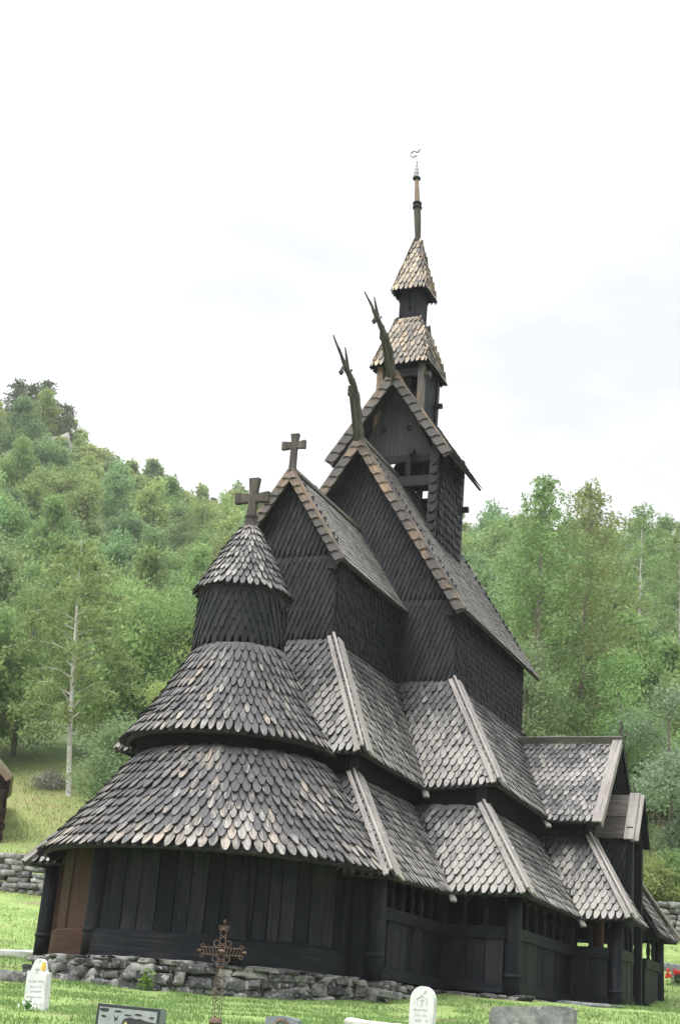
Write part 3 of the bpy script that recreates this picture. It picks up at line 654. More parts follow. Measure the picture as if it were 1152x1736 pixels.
mb = MB(); mb.box((-1.15, tb-.07, 11.7), (1.15, tb+.07, 12.28)); mb.build('turret_rail', 'tar', CH)
mb = MB(); mb.box((-1.15, tb-.06, 12.62), (1.15, tb+.06, 12.718)); mb.build('turret_rail', 'tar', CH)
for x in (-.75, 0, .75):
    mb = MB(); mb.beam((x, tb, 12.2), (x, tb, 13.5), .16, .1, (0, 1, 0)); mb.build('turret_stud', 'dark', CH)
mb = MB(); mb.box((-1.15, tb-.02, 13.003), (1.15, tb+.02, 13.18)); mb.build('turret_rail', 'dark', CH)
for x, y, z in ((-.52, ta-.12, zb0+.05), (.52, ta-.12, zb0+.05)):
    mb = MB(); mb.tube([(x, y-.12, z), (x, y+.2, z)], .10, 12); mb.build('beam_end', 'tar', CH)
for y, z, x in ((tb-.05, 12.75, tw), ):
    mb = MB(); mb.tube([(x-.1, y, z), (x+.22, y, z)], .09, 12); mb.build('beam_end', 'tar', CH)
# belfry box above the gable roof
hb = .60
for sx_, sy_ in ((-1, -1), (1, -1), (1, 1), (-1, 1)):
    mb = MB(); mb.beam((sx_*hb, yt+sy_*hb, 14.4), (sx_*hb, yt+sy_*hb, z11+.1), .17, .17, (0, 1, 0), wear=.52)
    mb.build('belfry_post', 'barge' if sy_ < 0 else 'tar', CH)
for s in (1, -1):
    mb = MB(); mb.box((s*hb-.03, yt-hb+.09, 14.4), (s*hb+.03, yt+hb-.09, z11+.05)); mb.build('belfry_wall', 'tar', CH)
for s in (1, -1):
    mb = MB(); mb.box((-hb+.09, yt+s*hb-.06, 16.0), (hb-.09, yt+s*hb+.06, 16.22)); mb.build('belfry_rail', 'wall', CH); mb = MB(); mb.box((-hb+.09, yt+s*hb-.05, 14.4), (hb-.09, yt+s*hb+.05, 15.35)); mb.build('belfry_rail', 'wall', CH)
mb = MB(); mb.beam((0, yt, 15.3), (0, yt, 16.3), .14, .14, (0, 1, 0)); mb.lathe(0, yt, [(.24, 15.55), (.2, 15.62), (.16, 15.85), (.08, 15.95)], 14); mb.build('bell', 'iron', CH)
for x, y, z in ((hb, yt-hb-.02, 16.05), ): 
    mb = MB(); mb.tube([(x+.05, y+.1, z), (x+.22, y+.1, z)], .085, 12); mb.build('beam_end', 'barge', CH)
mb = MB(); mb.tube([(hb-.1, yt+hb-.08, 15.55), (hb+.24, yt+hb-.08, 15.55)], .08, 12); mb.build('beam_end', 'tar', CH)
def pyramid(name, e, za, t, zb, mat, w, ex, wearf):
    mb = MB(); q = [(-1, -1), (1, -1), (1, 1), (-1, 1)]
    for i in range(4):
        a, b = q[i], q[(i+1) % 4]
        P = ((a[0]*e, yt+a[1]*e, za), (b[0]*e, yt+b[1]*e, za), (b[0]*t, yt+b[1]*t, zb), (a[0]*t, yt+a[1]*t, zb))
        slab(mb, *P, .05, mi=1); field(mb, *P, w, ex, wearf, tip=.22, lift=.05)
    return mb.build(name, [mat, 'dark'], CH)
pyramid('pyramid_roof', e3+.03, z11-.02, e4, z12, 'spire', .15, .19, lambda a, f: .5)
mb = MB(); nb = 6
for s in (1, -1):
    for i in range(4):
        x0 = -e4+.02+(2*e4-.04)*i/4; x1 = x0+(2*e4-.04)/4-.006
        mb.box((x0, yt+s*(e4-.04)-.02, z12-.2), (x1, yt+s*(e4-.04)+.02, z14+.1)); mb.box((s*(e4-.04)-.02, yt+x0+.02, z12-.2), (s*(e4-.04)+.02, yt+x1-.02, z14+.1))
mb.build('lantern_wall', 'mast' if False else 'tar', CH)
mb = MB(); mb.box((-.035, yt-e4-.006, z12+.28), (.035, yt-e4+.03, z14)); mb.build('lantern_slit', 'dark', CH)
pyramid('pyramid_roof', e5+.02, z14-.02, .05, z15+.02, 'spire', .14, .19, lambda a, f: .58)
def mx(z): return -.20*max(0, (z-z15)/(z16-z15))
mb = MB()
zs = [(z15-.15, .10), (z15+.1, .085), (z15+.6, .10), (z15+1.12, .105)]
mb.tube([(mx(z), yt, z) for z, r in zs], [r for z, r in zs], 12)
mb.build('mast', 'carved', CH)
mb = MB(); zs = [(z15+1.10, .09), (z15+1.2, .085), (z15+1.6, .075), (z15+2.1, .06)]
mb.tube([(mx(z), yt, z) for z, r in zs], [r for z, r in zs], 12); mast2 = mb.build('mast', 'mast', CH)
for z, r in ((z15+1.12, .14), (z15+1.26, .135), (z15+2.12, .12)):
    mb = MB(); mb.tube([(mx(z), yt, z-.045), (mx(z), yt, z-.02), (mx(z), yt, z+.02), (mx(z), yt, z+.045)], [r*.7, r, r, r*.7], 14); mb.build('mast_ring', 'tar', CH)
mb = MB(); zs = [(z15+2.13, .075), (z15+2.2, .095), (z15+2.24, .065), (z15+2.32, .085), (z15+2.37, .055), (z15+2.45, .065), (z15+2.51, .035), (z15+2.55, .05), (z15+2.58, .018), (z15+2.64, .018), (z15+2.68, .035), (z15+2.73, .02), (z15+2.74, .012), (z15+3.26, .010)]
mb.tube([(mx(z15+2.4), yt, z) for z, r in zs], [r for z, r in zs], 10); mb.build('finial', 'metal', CH)
mb = MB(); xv, zv = mx(z15+2.4), z15+3.02          # weathercock: tail ring, body, head, with a small cross on the rod
ring = [(xv-.12+.10*math.cos(t), yt, zv-.03+.10*math.sin(t)) for t in [PI*2*i/14 for i in range(2, 14)]]
mb.tube(ring, [.016]+[.034]*10+[.016], 6); mb.tube([(xv-.07, yt, zv+.03), (xv, yt, zv+.02), (xv+.05, yt, zv+.10), (xv+.09, yt, zv+.17)], [.03, .05, .036, .01], 7)
mb.beam((xv-.06, yt, zv+.27), (xv+.06, yt, zv+.27), .018, .02); mb.beam((xv, yt, zv+.22), (xv, yt, zv+.33), .018, .02, (0, 1, 0)); mb.build('weathercock', 'vane', CH)

# ---- gallery (ground floor) walls
a1p, y1p, a2p, y2p, a3p, y3p = 3.49, .69, 5.02, 4.38, 6.12, 8.99
y4p, y6p = 2*yp-y3p, y5b+2.5
def post(x, y, zb=-.10, zt=z1+.25, r=.165, mat='tar', lean=0):
    mb = MB(); top = V3((x, y, 0)); k = 1-lean
    mb.tube([(x, y, zb), (x, y, zb+.42), (x*k+x*0, y, (zb+zt)/2), (x*(1-lean*.3), y, zt)], [r*1.03, r, r*.97, r*.92], 18)
    o = mb.build('post', mat, CH, True)
    rb = MB(); rb.lathe(x, y, [(r*1.0, zb+.40), (r*1.13, zb+.42), (r*1.13, zb+.46), (r*1.0, zb+.48)], 18); rg = rb.build('collar', mat, CH, True)
    rg.parent = o; rg.matrix_parent_inverse = Matrix()
    return o
def wall(p0, p1, nop, npl, zb=-.02, ztop_=z1+.30, zrail=1.02, railh=.22, solid=False, mat='tar', out=(0, -1)):
    """one bay: sill beam, vertical planks, rail, openings with turned balusters, wall plate"""
    p0, p1 = V3((p0[0], p0[1], 0)), V3((p1[0], p1[1], 0)); d = (p1-p0); ln = d.length; d.normalize(); o = V3((out[0], out[1], 0)); Z = V3((0, 0, 1))
    def seg(name, z0, z1_, th, off=0, m=mat):
        mb = MB(); a = p0+o*off+Z*(z0+z1_)/2; mb.beam(a, a+d*ln, th, z1_-z0); return mb.build(name, m, CH)
    seg('sill_beam', zb, zb+.20, .20, .03); seg('wall_plate', ztop_-.28, ztop_, .14)
    top = ztop_-.28 if solid else zrail
    mb = MB(); x = .03
    ws = [rng.uniform(.8, 1.25) for _ in range(npl)]; tot = sum(ws)
    for i, w_ in enumerate(ws):
        w = w_/tot*(ln-.06); a = p0+d*(x+w/2)+o*rng.uniform(-.012, .012)
        mb.beam(a+Z*(zb+.2), a+Z*top, w-.022, .05, o); x += w
    mb.beam(p0-o*.05+Z*(zb+.2+top)/2, p1-o*.05+Z*(zb+.2+top)/2, .03, top-zb-.2, mi=1)
    mb.build('plank_panel', [mat, 'dark'], CH)
    if not solid:
        seg('rail', zrail+.002, zrail+railh, .12, .02)
        hz = ztop_-.28-(zrail+railh)
        for i in range(1, nop):
            a = p0+d*ln*i/nop; zz = zrail+railh
            mb = MB(); mb.lathe(a.x, a.y, [(.055, zz), (.06, zz+.03), (.035, zz+.06), (.05, zz+hz*.28), (.058, zz+hz*.42), (.036, zz+hz*.62), (.032, zz+hz*.8), (.055, zz+hz*.92), (.06, zz+hz)], 10); mb.build('baluster', mat, CH, True)
        # rounded heads of the openings
        mb = MB(); stp = ln/nop; zt = ztop_-.28
        for i in range(nop):
            for e_ in (0, 1):
                q = p0+d*(stp*(i+e_))-o*.02; sg = d*(1 if e_ == 0 else -1)
                mb.prism([q+Z*zt, q+sg*stp*.42+Z*zt, q+sg*stp*.22+Z*(zt-.05), q+sg*stp*.1+Z*(zt-.14)], o*.05)
        mb.build('arched_head', mat, CH)
wall((a1p, y1p+.15), (a1p, y2p-.16), 6, 9, out=(1, 0)); wall((-a1p, y2p), (-a1p, y1p+.15), 6, 9, out=(-1, 0))
wall((a1p+.04, y2p), (a2p-.15, y2p), 3, 3, out=(0, -1)); wall((-a2p+.15, y2p), (-a1p-.04, y2p), 3, 3, out=(0, -1))
wall((a2p, y2p+.15), (a2p, y3p-.05), 6, 10, out=(1, 0)); wall((-a2p, y6p), (-a2p, y2p+.15), 12, 24, out=(-1, 0))
wall((a2p+.06, y3p), (a3p-.15, y3p), 2, 2, out=(0, -1)); wall((a3p, y3p+.16), (a3p, 10.55), 3, 3, out=(1, 0)); wall((a3p, 12.1), (a3p, y4p-.16), 3, 3, out=(1, 0))
wall((a3p-.15, y4p), (a2p+.06, y4p), 2, 2, out=(0, 1)); wall((a2p, y4p+.1), (a2p, y6p), 3, 5, out=(1, 0)); wall((a2p, y6p), (-a2p, y6p), 12, 24, out=(0, 1))
for x, y in ((a1p, y1p), (-a1p, y1p), (a2p, y2p), (-a2p, y2p), (a3p, y3p), (a3p, y4p), (a2p, y6p), (-a2p, y6p)):
    post(x, y, -.14 if abs(x) > 4 else -.08, r=.165 if abs(x) < 5.5 else .14)
for x, y in ((a1p+.02, y2p), (a2p+.02, y3p), (-a1p-.02, y2p)):
    mb = MB(); mb.beam((x, y, -.05), (x, y, z1+.3), .17, .17, (0, 1, 0)); mb.build('post', 'tar', CH)
# porch gable to the side: two tall posts, plank roof, finial
gx, gy, gh = 6.06, 11.28, .72; zg0, zg1 = 3.88, 5.02
for s in (1, -1):
    mb = MB(); mb.beam((gx, gy+s*.56, .0), (gx, gy+s*.56, zg0+.3), .15, .17, (0, 1, 0)); mb.build('gable_post', 'tar', CH)
    mb = MB()
    for k in range(4):
        f0, f1 = k/4, (k+1)/4
        A = V3((4.9, gy+s*gh*(1-f0), zg0+(zg1-zg0)*f0+.012)); B = V3((4.9, gy+s*gh*(1-f1), zg0+(zg1-zg0)*f1)); c = (A+B)/2
        nrm = V3((0, s*(zg1-zg0), gh)).normalized(); mb.beam(c+nrm*.02*(1-k % 2), c+nrm*.02*(1-k % 2)+V3((gx+.02-4.9, 0, 0)), (A-B).length+.03, .035, nrm)
    mb.build('plank_roof', 'carved', CH)
    mb = MB(); nrm = V3((0, s*(zg1-zg0), gh)).normalized(); a = V3((gx, gy+s*(gh+.03), zg0-.05)); b = V3((gx, gy, zg1+.03))
    mb.beam(a+nrm*.06, b+nrm*.06, .24, .035, nrm); mb.beam(a+V3((.13, 0, 0)), b+V3((.13, 0, 0)), .035, .2, (1, 0, 0)); mb.build('bargeboard', 'board' if s < 0 else 'tar', CH)
mb = MB(); mb.prism([(gx-.05, gy-.6, zg0), (gx-.05, gy+.6, zg0), (gx-.05, gy, zg1-.1)], (.05, 0, 0)); mb.build('gable_boarding', 'dark', CH)
mb = MB(); x = gx-.03; mb.tube([(x, gy, zg1), (x+.03, gy, zg1+.14), (x-.03, gy, zg1+.24), (x+.02, gy, zg1+.38)], [.05, .04, .045, .02], 8, .6); mb.build('finial', 'carved', CH)
mb = MB(); P = ((a3t+.05, gy-.6, 1.9), (gx-.1, gy-.6, 1.9), (gx-.1, gy-.6, zg0), (a3t+.05, gy-.6, zg0)); slab(mb, *P, .05, .01); field(mb, *P, .15, .18, ww, shape=1, over=0); mb.build('porch_side_wall', ['wall', 'dark'], CH); mb = MB(); P = ((gx-.1, gy+.6, 1.9), (a3t+.05, gy+.6, 1.9), (a3t+.05, gy+.6, zg0), (gx-.1, gy+.6, zg0)); slab(mb, *P, .05, .01); field(mb, *P, .15, .18, ww, shape=1, over=0)
mb.build('porch_side_wall', ['wall', 'dark'], CH)
mb = MB(); mb.box((gx-.15, gy-.45, -.12), (gx+.28, gy+.45, .1)); mb.build('door_step', 'pale', CH)
for x, y in ((5.35, 10.55), (5.35, 12.25)):
    mb = MB(); mb.lathe(x, y, [(.15, 0), (.14, .5), (.14, 1.9), (.17, 2.0), (.12, 2.2)], 14); mb.build('portal_column', 'portal', CH, True)
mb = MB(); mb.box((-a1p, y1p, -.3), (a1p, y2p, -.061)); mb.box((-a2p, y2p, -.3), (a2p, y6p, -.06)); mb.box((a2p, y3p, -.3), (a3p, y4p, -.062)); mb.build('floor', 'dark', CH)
# apse gallery: curved plank wall between posts
rp_ = 2.95
TH = [R(a) for a in (192, 250, 304, 348)]
def apt(t, r): return V3((r*math.cos(t), y0+.25+r*math.sin(t), 0))
for i in range(3):
    t0, t1 = TH[i], TH[i+1]; m = 'brown' if i == 0 else 'tar'; npl = 4 if i != 1 else 9; npl = (3, 9, 8)[i]
    mb = MB(); ws = [rng.uniform(.8, 1.25) for _ in range(npl)]; tot = sum(ws); t = t0
    for w_ in ws:
        dt = (t1-t0)*w_/tot; off = rng.uniform(-.012, .012)
        a, b = apt(t+.0035, rp_+off), apt(t+dt-.0035, rp_+off); c = (a+b)/2; nrm = V3((math.cos(t+dt/2), math.sin(t+dt/2), 0))
        mb.beam(c+V3((0, 0, .28)), c+V3((0, 0, z1+.2)), (b-a).length, .05, nrm); t += dt
    n = 10
    for k in range(n):
        a, b = apt(t0+(t1-t0)*k/n, rp_-.05), apt(t0+(t1-t0)*(k+1)/n, rp_-.05); mb.beam((a+b)/2+V3((0, 0, .28)), (a+b)/2+V3((0, 0, z1+.2)), (b-a).length, .03, V3((math.cos(t0+(t1-t0)*(k+.5)/n), math.sin(t0+(t1-t0)*(k+.5)/n), 0)), mi=1)
    mb.build('plank_panel', [m, 'dark'], CH)
    mb = MB(); n = 16; pr_ = [(.13, -.05), (.115, .38), (.06, .42), (-.08, .42), (-.08, -.05)]; o_ = rng.random()*9
    for r_, z_ in pr_: mb.v += [tuple(apt(t0+(t1-t0)*k/n, rp_+r_)+V3((0, 0, z_))) for k in range(n+1)]
    for a_ in range(4):
        for k in range(n):
            mb.f.append((a_*(n+1)+k, a_*(n+1)+k+1, (a_+1)*(n+1)+k+1, (a_+1)*(n+1)+k)); dk = (t1-t0)*rp_/n; mb.uv += [(o_+a_*.4, o_+k*dk), (o_+a_*.4, o_+k*dk+dk), (o_+a_*.4+.4, o_+k*dk+dk), (o_+a_*.4+.4, o_+k*dk)]; mb.w.append(.5); mb.m.append(0)
    mb.build('sill_beam', m, CH)
for t, m in ((TH[1], 'tar'), (TH[2], 'tar')):
    p = apt(t, rp_); post(p.x, p.y, -.05, r=.17, mat=m)
for t in (TH[0], TH[3]):
    p = apt(t, rp_+.02); mb = MB(); mb.beam((p.x, p.y, -.05), (p.x, p.y, z1+.2), .2, .18, (0, 1, 0)); mb.build('post', 'tar', CH)
for s in (1, -1):
    p = apt(TH[3], rp_); xa, xb = sorted((s*p.x, s*a1p)); mb = MB()
    mb.box((xa, y1p-.02, -.03), (xb, y1p+.04, z1+.2)); mb.build('plank_panel', 'tar' if s > 0 else 'brown', CH)

# ---- foundation stones
def rock(mb, c, size, rnd, ang=0, mi=0, flat=.0, n=(9, 6)):
    """an irregular boulder: superellipsoid with noise"""
    nu, nv = n; b = len(mb.v); sd = rnd.random()*100; ca, sa = math.cos(ang), math.sin(ang)
    pe = rnd.uniform(.22, .5)
    def sp(x, p): return math.copysign(abs(x)**p, x)
    rows = []
    for j in range(nv+1):
        ph = -PI/2+PI*j/nv; row = []
        for i in range(nu):
            th = 2*PI*i/nu
            x, y, z = sp(math.cos(ph), pe)*sp(math.cos(th), pe), sp(math.cos(ph), pe)*sp(math.sin(th), pe), sp(math.sin(ph), pe)
            k = 1+.34*mnoise.noise(V3((x*1.1+sd, y*1.1, z*1.1)))+.16*mnoise.noise(V3((x*3+sd, y*3, z*3)))+.06*mnoise.noise(V3((x*9+sd, y*9, z*9)))
            x, y, z = x*k*size[0], y*k*size[1], z*k*size[2]
            row.append(len(mb.v)); mb.v.append((c[0]+x*ca-y*sa, c[1]+x*sa+y*ca, c[2]+z))
        rows.append(row)
    for j in range(nv):
        for i in range(nu):
            mb.f.append((rows[j][i], rows[j][(i+1) % nu], rows[j+1][(i+1) % nu], rows[j+1][i])); mb.uv += [(0, 0)]*4; mb.w.append(.5); mb.m.append(mi)
fr = random.Random(3); mb = MB(); core = MB()
path = [(-a1p-1.5, y2p), (-a1p, y2p), (-a1p, y1p)]+[tuple(apt(R(190+i*8), rp_+.02)[:2]) for i in range(21)]+[(a1p, y1p), (a1p, y2p), (a2p, y2p), (a2p, y3p), (a3p, y3p), (a3p, y4p), (a2p, y4p)]
for (xa, ya), (xb, yb) in zip(path, path[1:]):
    a, b = V3((xa, ya, 0)), V3((xb, yb, 0)); ln = (b-a).length; d = (b-a)/ln; nn = V3((d.y, -d.x, 0)); ang = math.atan2(d.y, d.x)
    zt = -.03 if ln < 1 else -.05
    gl = min(ground(*(a)[:2]), ground(*(b)[:2]))-.1
    def course(zc, h, wlo, whi, th0, th1, jz, skip=0):
        x = fr.uniform(-.2, 0)
        while x < ln:
            w = fr.uniform(wlo, whi); p = a+d*(x+w/2)+nn*fr.uniform(.0, .07); x += w*.96
            if fr.random() < skip: continue
            hh = h*fr.uniform(.72, 1.25); rock(mb, (p.x, p.y, zc+fr.uniform(-jz, jz)), (w*.475, fr.uniform(th0, th1), hh*.45), fr, ang+fr.uniform(-.12, .12), n=(16, 11))
    Hh = zt-gl
    if Hh > .42:
        course(gl+Hh*.16, Hh*.42, .24, .62, .16, .26, .03); course(gl+Hh*.48, Hh*.36, .18, .55, .15, .24, .03); course(gl+Hh*.33, .12, .10, .24, .16, .22, .10, .35); course(gl+Hh*.76, Hh*.28, .22, .6, .14, .22, .02)
    elif Hh > .2:
        course(gl+Hh*.28, Hh*.6, .22, .5, .15, .24, .03); course(gl+Hh*.7, Hh*.34, .2, .55, .14, .22, .02)
    else: course(gl+Hh*.5, max(.1, Hh), .2, .5, .14, .22, .02)
    course(zt-.045, .085, .22, .6, .14, .2, .01, .15)
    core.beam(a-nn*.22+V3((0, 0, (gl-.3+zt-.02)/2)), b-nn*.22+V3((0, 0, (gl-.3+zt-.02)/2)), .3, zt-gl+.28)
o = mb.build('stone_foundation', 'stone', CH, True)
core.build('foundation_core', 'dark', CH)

# ------------------------------------------------------------------ things round the church
def px(s, x, y):
    """ground-space helper: point at horizontal distance s from the camera on the line of sight of picture point x, y"""
    d = fw+r2*(x-576)/2448.55-u2*(y-868)/2448.55; return CAM+d*(s/d.dot(FH))
# dry stone churchyard wall behind
mb = MB(); wr = random.Random(11)
wp = [(47.5, -22), (46.5, -13), (46, -4), (46.5, 5), (47, 13), (48, 24)]
for (sa, ta_), (sb, tb_) in zip(wp, wp[1:]):
    a, b = st_xy(sa, ta_), st_xy(sb, tb_); ln = (b-a).length; d = (b-a)/ln; ang = math.atan2(d.y, d.x)
    for k in range(7):
        x = wr.uniform(-.3, 0)
        while x < ln:
            w = wr.uniform(.25, .8); p = a+d*(x+w/2); h = .19
            rock(mb, (p.x, p.y, ground(p.x, p.y)-.02+k*.175+wr.uniform(-.03, .03)), (w*.5, .3-.015*k, h*wr.uniform(.42, .62)), wr, ang+wr.uniform(-.1, .1), n=(8, 5)); x += w*.97
tag(mb.build('stone_wall', 'wallstone', smooth=True), 'grey dry stone churchyard wall running behind the church', 'stone wall')

# log hut at the edge
hp = px(53, 17, 1405); hz = ground(hp.x, hp.y)
hut = empty('log_hut', 'dark log hut with turf covered roof above the stone wall', 'hut', (hp.x, hp.y, hz))
HD = V3((hp.x-CAM.x, hp.y-CAM.y, 0)).normalized(); HR = V3((HD.y, -HD.x, 0))
mb = MB(); x1 = px(53, -1, 1405); base = V3((x1.x, x1.y, hz-.3))
for k in range(14):
    z = .1+k*.19; jx = rng.uniform(-.05, .05)
    a = base+V3((0, 0, z))+HR*(.14+jx); mb.tube([a, a-HR*5.2], .10, 8)
    a2 = base+V3((0, 0, z+.09))+HR*-.1-HD*.25; mb.tube([a2, a2+HD*4.5], .10, 8)
mb.build('log_wall', 'brown', hut)
mb = MB(); ev = px(53, 15, 1326); ap = ev-HR*2.6+V3((0, 0, 2.5)); dn = (ev-ap).normalized()
for off, th, m_ in ((0, .12, 0), (.14, .16, 1)):
    nrm = V3((0, 0, 1)).cross(HD); nrm = dn.cross(HD).normalized(); nrm = nrm if nrm.z > 0 else -nrm
    a, b = ev+nrm*off-HD*.7, ap+nrm*off-HD*.7; mb.beam((a+b)/2, (a+b)/2+HD*5.5, (a-b).length, th, nrm, mi=m_)
    dn2 = V3((dn.x, dn.y, -dn.z)); dn2 = (-(HR*dn.dot(HR))+V3((0, 0, dn.z))).normalized(); a2 = ap+dn2*(ev-ap).length; n2 = V3((0, 0, 1))-dn2*dn2.z; n2.normalize()
    c = (ap+a2)/2+n2*off-HD*.7; mb.beam(c, c+HD*5.5, (ap-a2).length, th, n2, mi=m_)
mb.build('turf_roof', ['brown', 'turf'], hut)
mb = MB(); a, b = ev-HD*.74, ap-HD*.74; mb.beam(a, b, .05, .22, HD.cross(dn)); mb.build('bargeboard', 'mast', hut)

# gravestones (aligned with the church, faces to the east)
def headstone(name, label, cat, xl, yl, s, w, th, h_top, mat, outline, yaw=0, tilt=0):
    p = px(s, xl, yl); gz = ground(p.x, p.y)
    return p, gz
def stone_obj(name, label, x, y, ztop_, w, th, outline, mat, yaw=0.0, lean=0.0, cat='gravestone'):
    gz = ground(x, y)-.15; root = empty(name, label, cat, (x, y, gz)); H = ztop_-gz
    mb = MB(); mb.prism([(u*w, 0, v*H) for u, v in outline], (0, th, 0)); o = mb.build('slab', mat)
    o.parent = root; o.matrix_parent_inverse = Matrix(); root.rotation_euler = (0, lean, yaw)
    return root, H
def sub(root, mb, name, mat):
    o = mb.build(name, mat); o.parent = root; o.matrix_parent_inverse = Matrix(); return o
def glyphs(mb, xc, z, wid, h, rnd, y=-.002):
    x = xc-wid/2
    while x < xc+wid/2:
        w = rnd.uniform(.4, .8)*h
        if rnd.random() < .82:
            mb.box((x, y-.001, z), (x+w*.25, y+.004, z+h)); mb.box((x+w*.25, y-.001, z+h*rnd.choice([0, .42, .8])), (x+w*.8, y+.004, z+h*rnd.choice([.9, 1.0])))
        x += w*1.25
gr = random.Random(5)
# white headstone with a shouldered round top
p = px(16.5, 69, 1624)
ol = [(-.5, 0), (.5, 0), (.46, .77), (.30, .80), (.24, .88), (.16, .95), (.05, .99), (-.05, .99), (-.16, .95), (-.24, .88), (-.30, .81), (-.46, .79)]
root, H = stone_obj('headstone', 'white marble headstone with shouldered round top and an orange lichen patch', p.x, p.y, p.z, .255, .12, ol, 'marble', R(4), R(-2))
mb = MB()
for z, w, h in ((.63, .19, .020), (.55, .13, .016), (.48, .13, .016), (.40, .19, .012)): glyphs(mb, 0, z*H, w, h, gr)
mb.box((-.007, -.004, .76*H), (.007, .003, .87*H)); mb.box((-.035, -.004, .82*H), (.035, .003, .835*H))
sub(root, mb, 'inscription', 'engrave')
mb = MB(); rock(mb, (.066, .01, .87*H), (.030, .012, .045), gr, 0); sub(root, mb, 'lichen_patch', 'lichen')
# white round-headed headstone
p = px(15.5, 716, 1671)
ol = [(-.5, 0), (.5, 0)]+[(.5*math.cos(t), .80+.195*math.sin(t)) for t in [PI*i/12 for i in range(13)]]
root, H = stone_obj('headstone', 'white marble headstone with plain round head in front of the nave wall', p.x, p.y, p.z, .25, .12, ol, 'marble', R(3))
mb = MB()
for z, w, h in ((.66, .18, .020), (.59, .12, .018), (.52, .12, .020), (.44, .14, .016), (.36, .16, .016)): glyphs(mb, 0, z*H, w, h, gr)
mb.tube([(-.05, -.003, .74*H), (-.055, -.003, .82*H), (0, -.003, .87*H), (.055, -.003, .82*H), (.05, -.003, .74*H)], .004, 5); mb.box((-.006, -.004, .72*H), (.006, .003, .86*H)); mb.box((-.028, -.004, .80*H), (.028, .003, .812*H))
sub(root, mb, 'inscription', 'engrave')
# black picture stone
p = px(13.5, 218, 1706); W_ = .60
root, H = stone_obj('headstone', 'polished black gravestone with an etched grey landscape and gold letters', p.x, p.y, p.z, W_, .14, [(-.5, 0), (.5, 0), (.5, 1), (-.5, 1)], 'blackstone', R(6), R(1))
def patch(name, mat, polys, y=-.003):
    mb = MB()
    for q in polys: mb.prism([(u*W_, y, H-v) for u, v in q], (0, .004, 0))
    return sub(root, mb, name, mat)
def blob(cu, cv, a, b, n=9, rnd=gr): return [(cu+a*math.cos(2*PI*i/n)*rnd.uniform(.7, 1.2), cv+b*math.sin(2*PI*i/n)*rnd.uniform(.6, 1.2)) for i in range(n)]
patch('etched_picture', 'etched', [[(-.46, .025), (.46, .025), (.46, .45), (-.46, .45)]])
patch('dark_clouds', 'blackstone', [blob(-.38, .045, .09, .018), blob(-.16, .05, .08, .011), blob(.0, .075, .06, .009), blob(.17, .065, .06, .012), blob(.38, .08, .05, .010), blob(-.38, .10, .05, .011),
      [(-.22, .075), (-.2, .1), (-.17, .105), (-.15, .08), (-.155, .12), (-.2, .135)], [(-.12, .2), (-.05, .105), (.05, .09), (.13, .1), (.2, .095), (.3, .11), (.46, .12), (.46, .45), (-.12, .45)]], -.0055)
patch('gold_lettering', 'gold', [blob(-.02, .15, .03, .02), blob(.07, .165, .03, .012), blob(.15, .165, .03, .012), blob(.24, .15, .02, .016)], -.008)
mb = MB(); mb.box((W_/2+.001, .004, 0), (W_/2+.004, .136, H-.004)); mb.box((-W_/2, .001, H+.001), (W_/2, .139, H+.004)); sub(root, mb, 'sawn_edge', 'stoneside')
# small dark stone with a bronze wreath
p = px(13, 478, 1722)
root, H = stone_obj('headstone', 'low dark gravestone with a bronze wreath below the rusty cross', p.x, p.y, p.z, .30, .10, [(-.5, 0), (.5, 0), (.5, .93), (.2, .985), (-.05, 1), (-.5, .95)], 'stoneside', R(3))
mb = MB()
for k in range(14):
    t = 2*PI*k/14; mb.tube([(.05*math.cos(t), -.008, H-.09+.05*math.sin(t)), (.078*math.cos(t+.15), -.012, H-.09+.078*math.sin(t+.15))], [.012, .004], 5)
sub(root, mb, 'wreath', 'bronze')
# rough grey granite block
p = px(13.2, 900, 1702)
ol = [(-.5, 0), (.5, 0), (.5, .97), (.42, 1.0), (.2, .985), (0, .97), (-.25, .955), (-.46, .93), (-.5, .88)]
root, H = stone_obj('headstone', 'broad rough grey granite gravestone with sloping top edge', p.x, p.y, p.z, .74, .16, ol, 'slab', R(2))
# white boulder, partly lichened, at the bottom edge
p = px(12.6, 643, 1733); mb = MB(); rock(mb, (0, 0, 0), (.27, .12, .14), gr, .1, n=(18, 12)); o = mb.build('grave_marker', 'pale', smooth=True); o.location = (p.x, p.y, p.z-.14); tag(o, 'rounded whitish grave marker lying low beside the round-headed headstone', 'gravestone')
# wrought iron cross
p = px(15, 381, 1560); gz = ground(p.x, p.y)-.1; root = empty('iron_cross', 'rusty openwork wrought iron grave cross', 'grave cross', (p.x, p.y, gz)); H = p.z-gz
mb = MB(); zc_ = H-.30; r_ = .0038
def bar(a, b, r=r_): mb.tube([a, b], r, 5)
for x in (-.03, .03): bar((x*1.5, 0, 0), (x, 0, H-.06)); bar((x*1.5, .05, 0), (x, .05, zc_-.2))
for z in (zc_-.035, zc_+.035): bar((-.225, 0, z), (.225, 0, z))
z = .05
while z < H-.1: bar((-.035, 0, z), (.035, 0, z+.045), .004); bar((.035, 0, z), (-.035, 0, z+.045), .004); z += .075
for s in (-1, 1):
    for k in range(5): bar((s*(.05+k*.035), 0, zc_-.035), (s*(.075+k*.035), 0, zc_+.035), .004)
def curl(cx_, cz_, rr, a0, a1, r=.005): mb.tube([(cx_+rr*math.cos(a0+(a1-a0)*i/8), 0, cz_+rr*math.sin(a0+(a1-a0)*i/8)) for i in range(9)], r, 5)
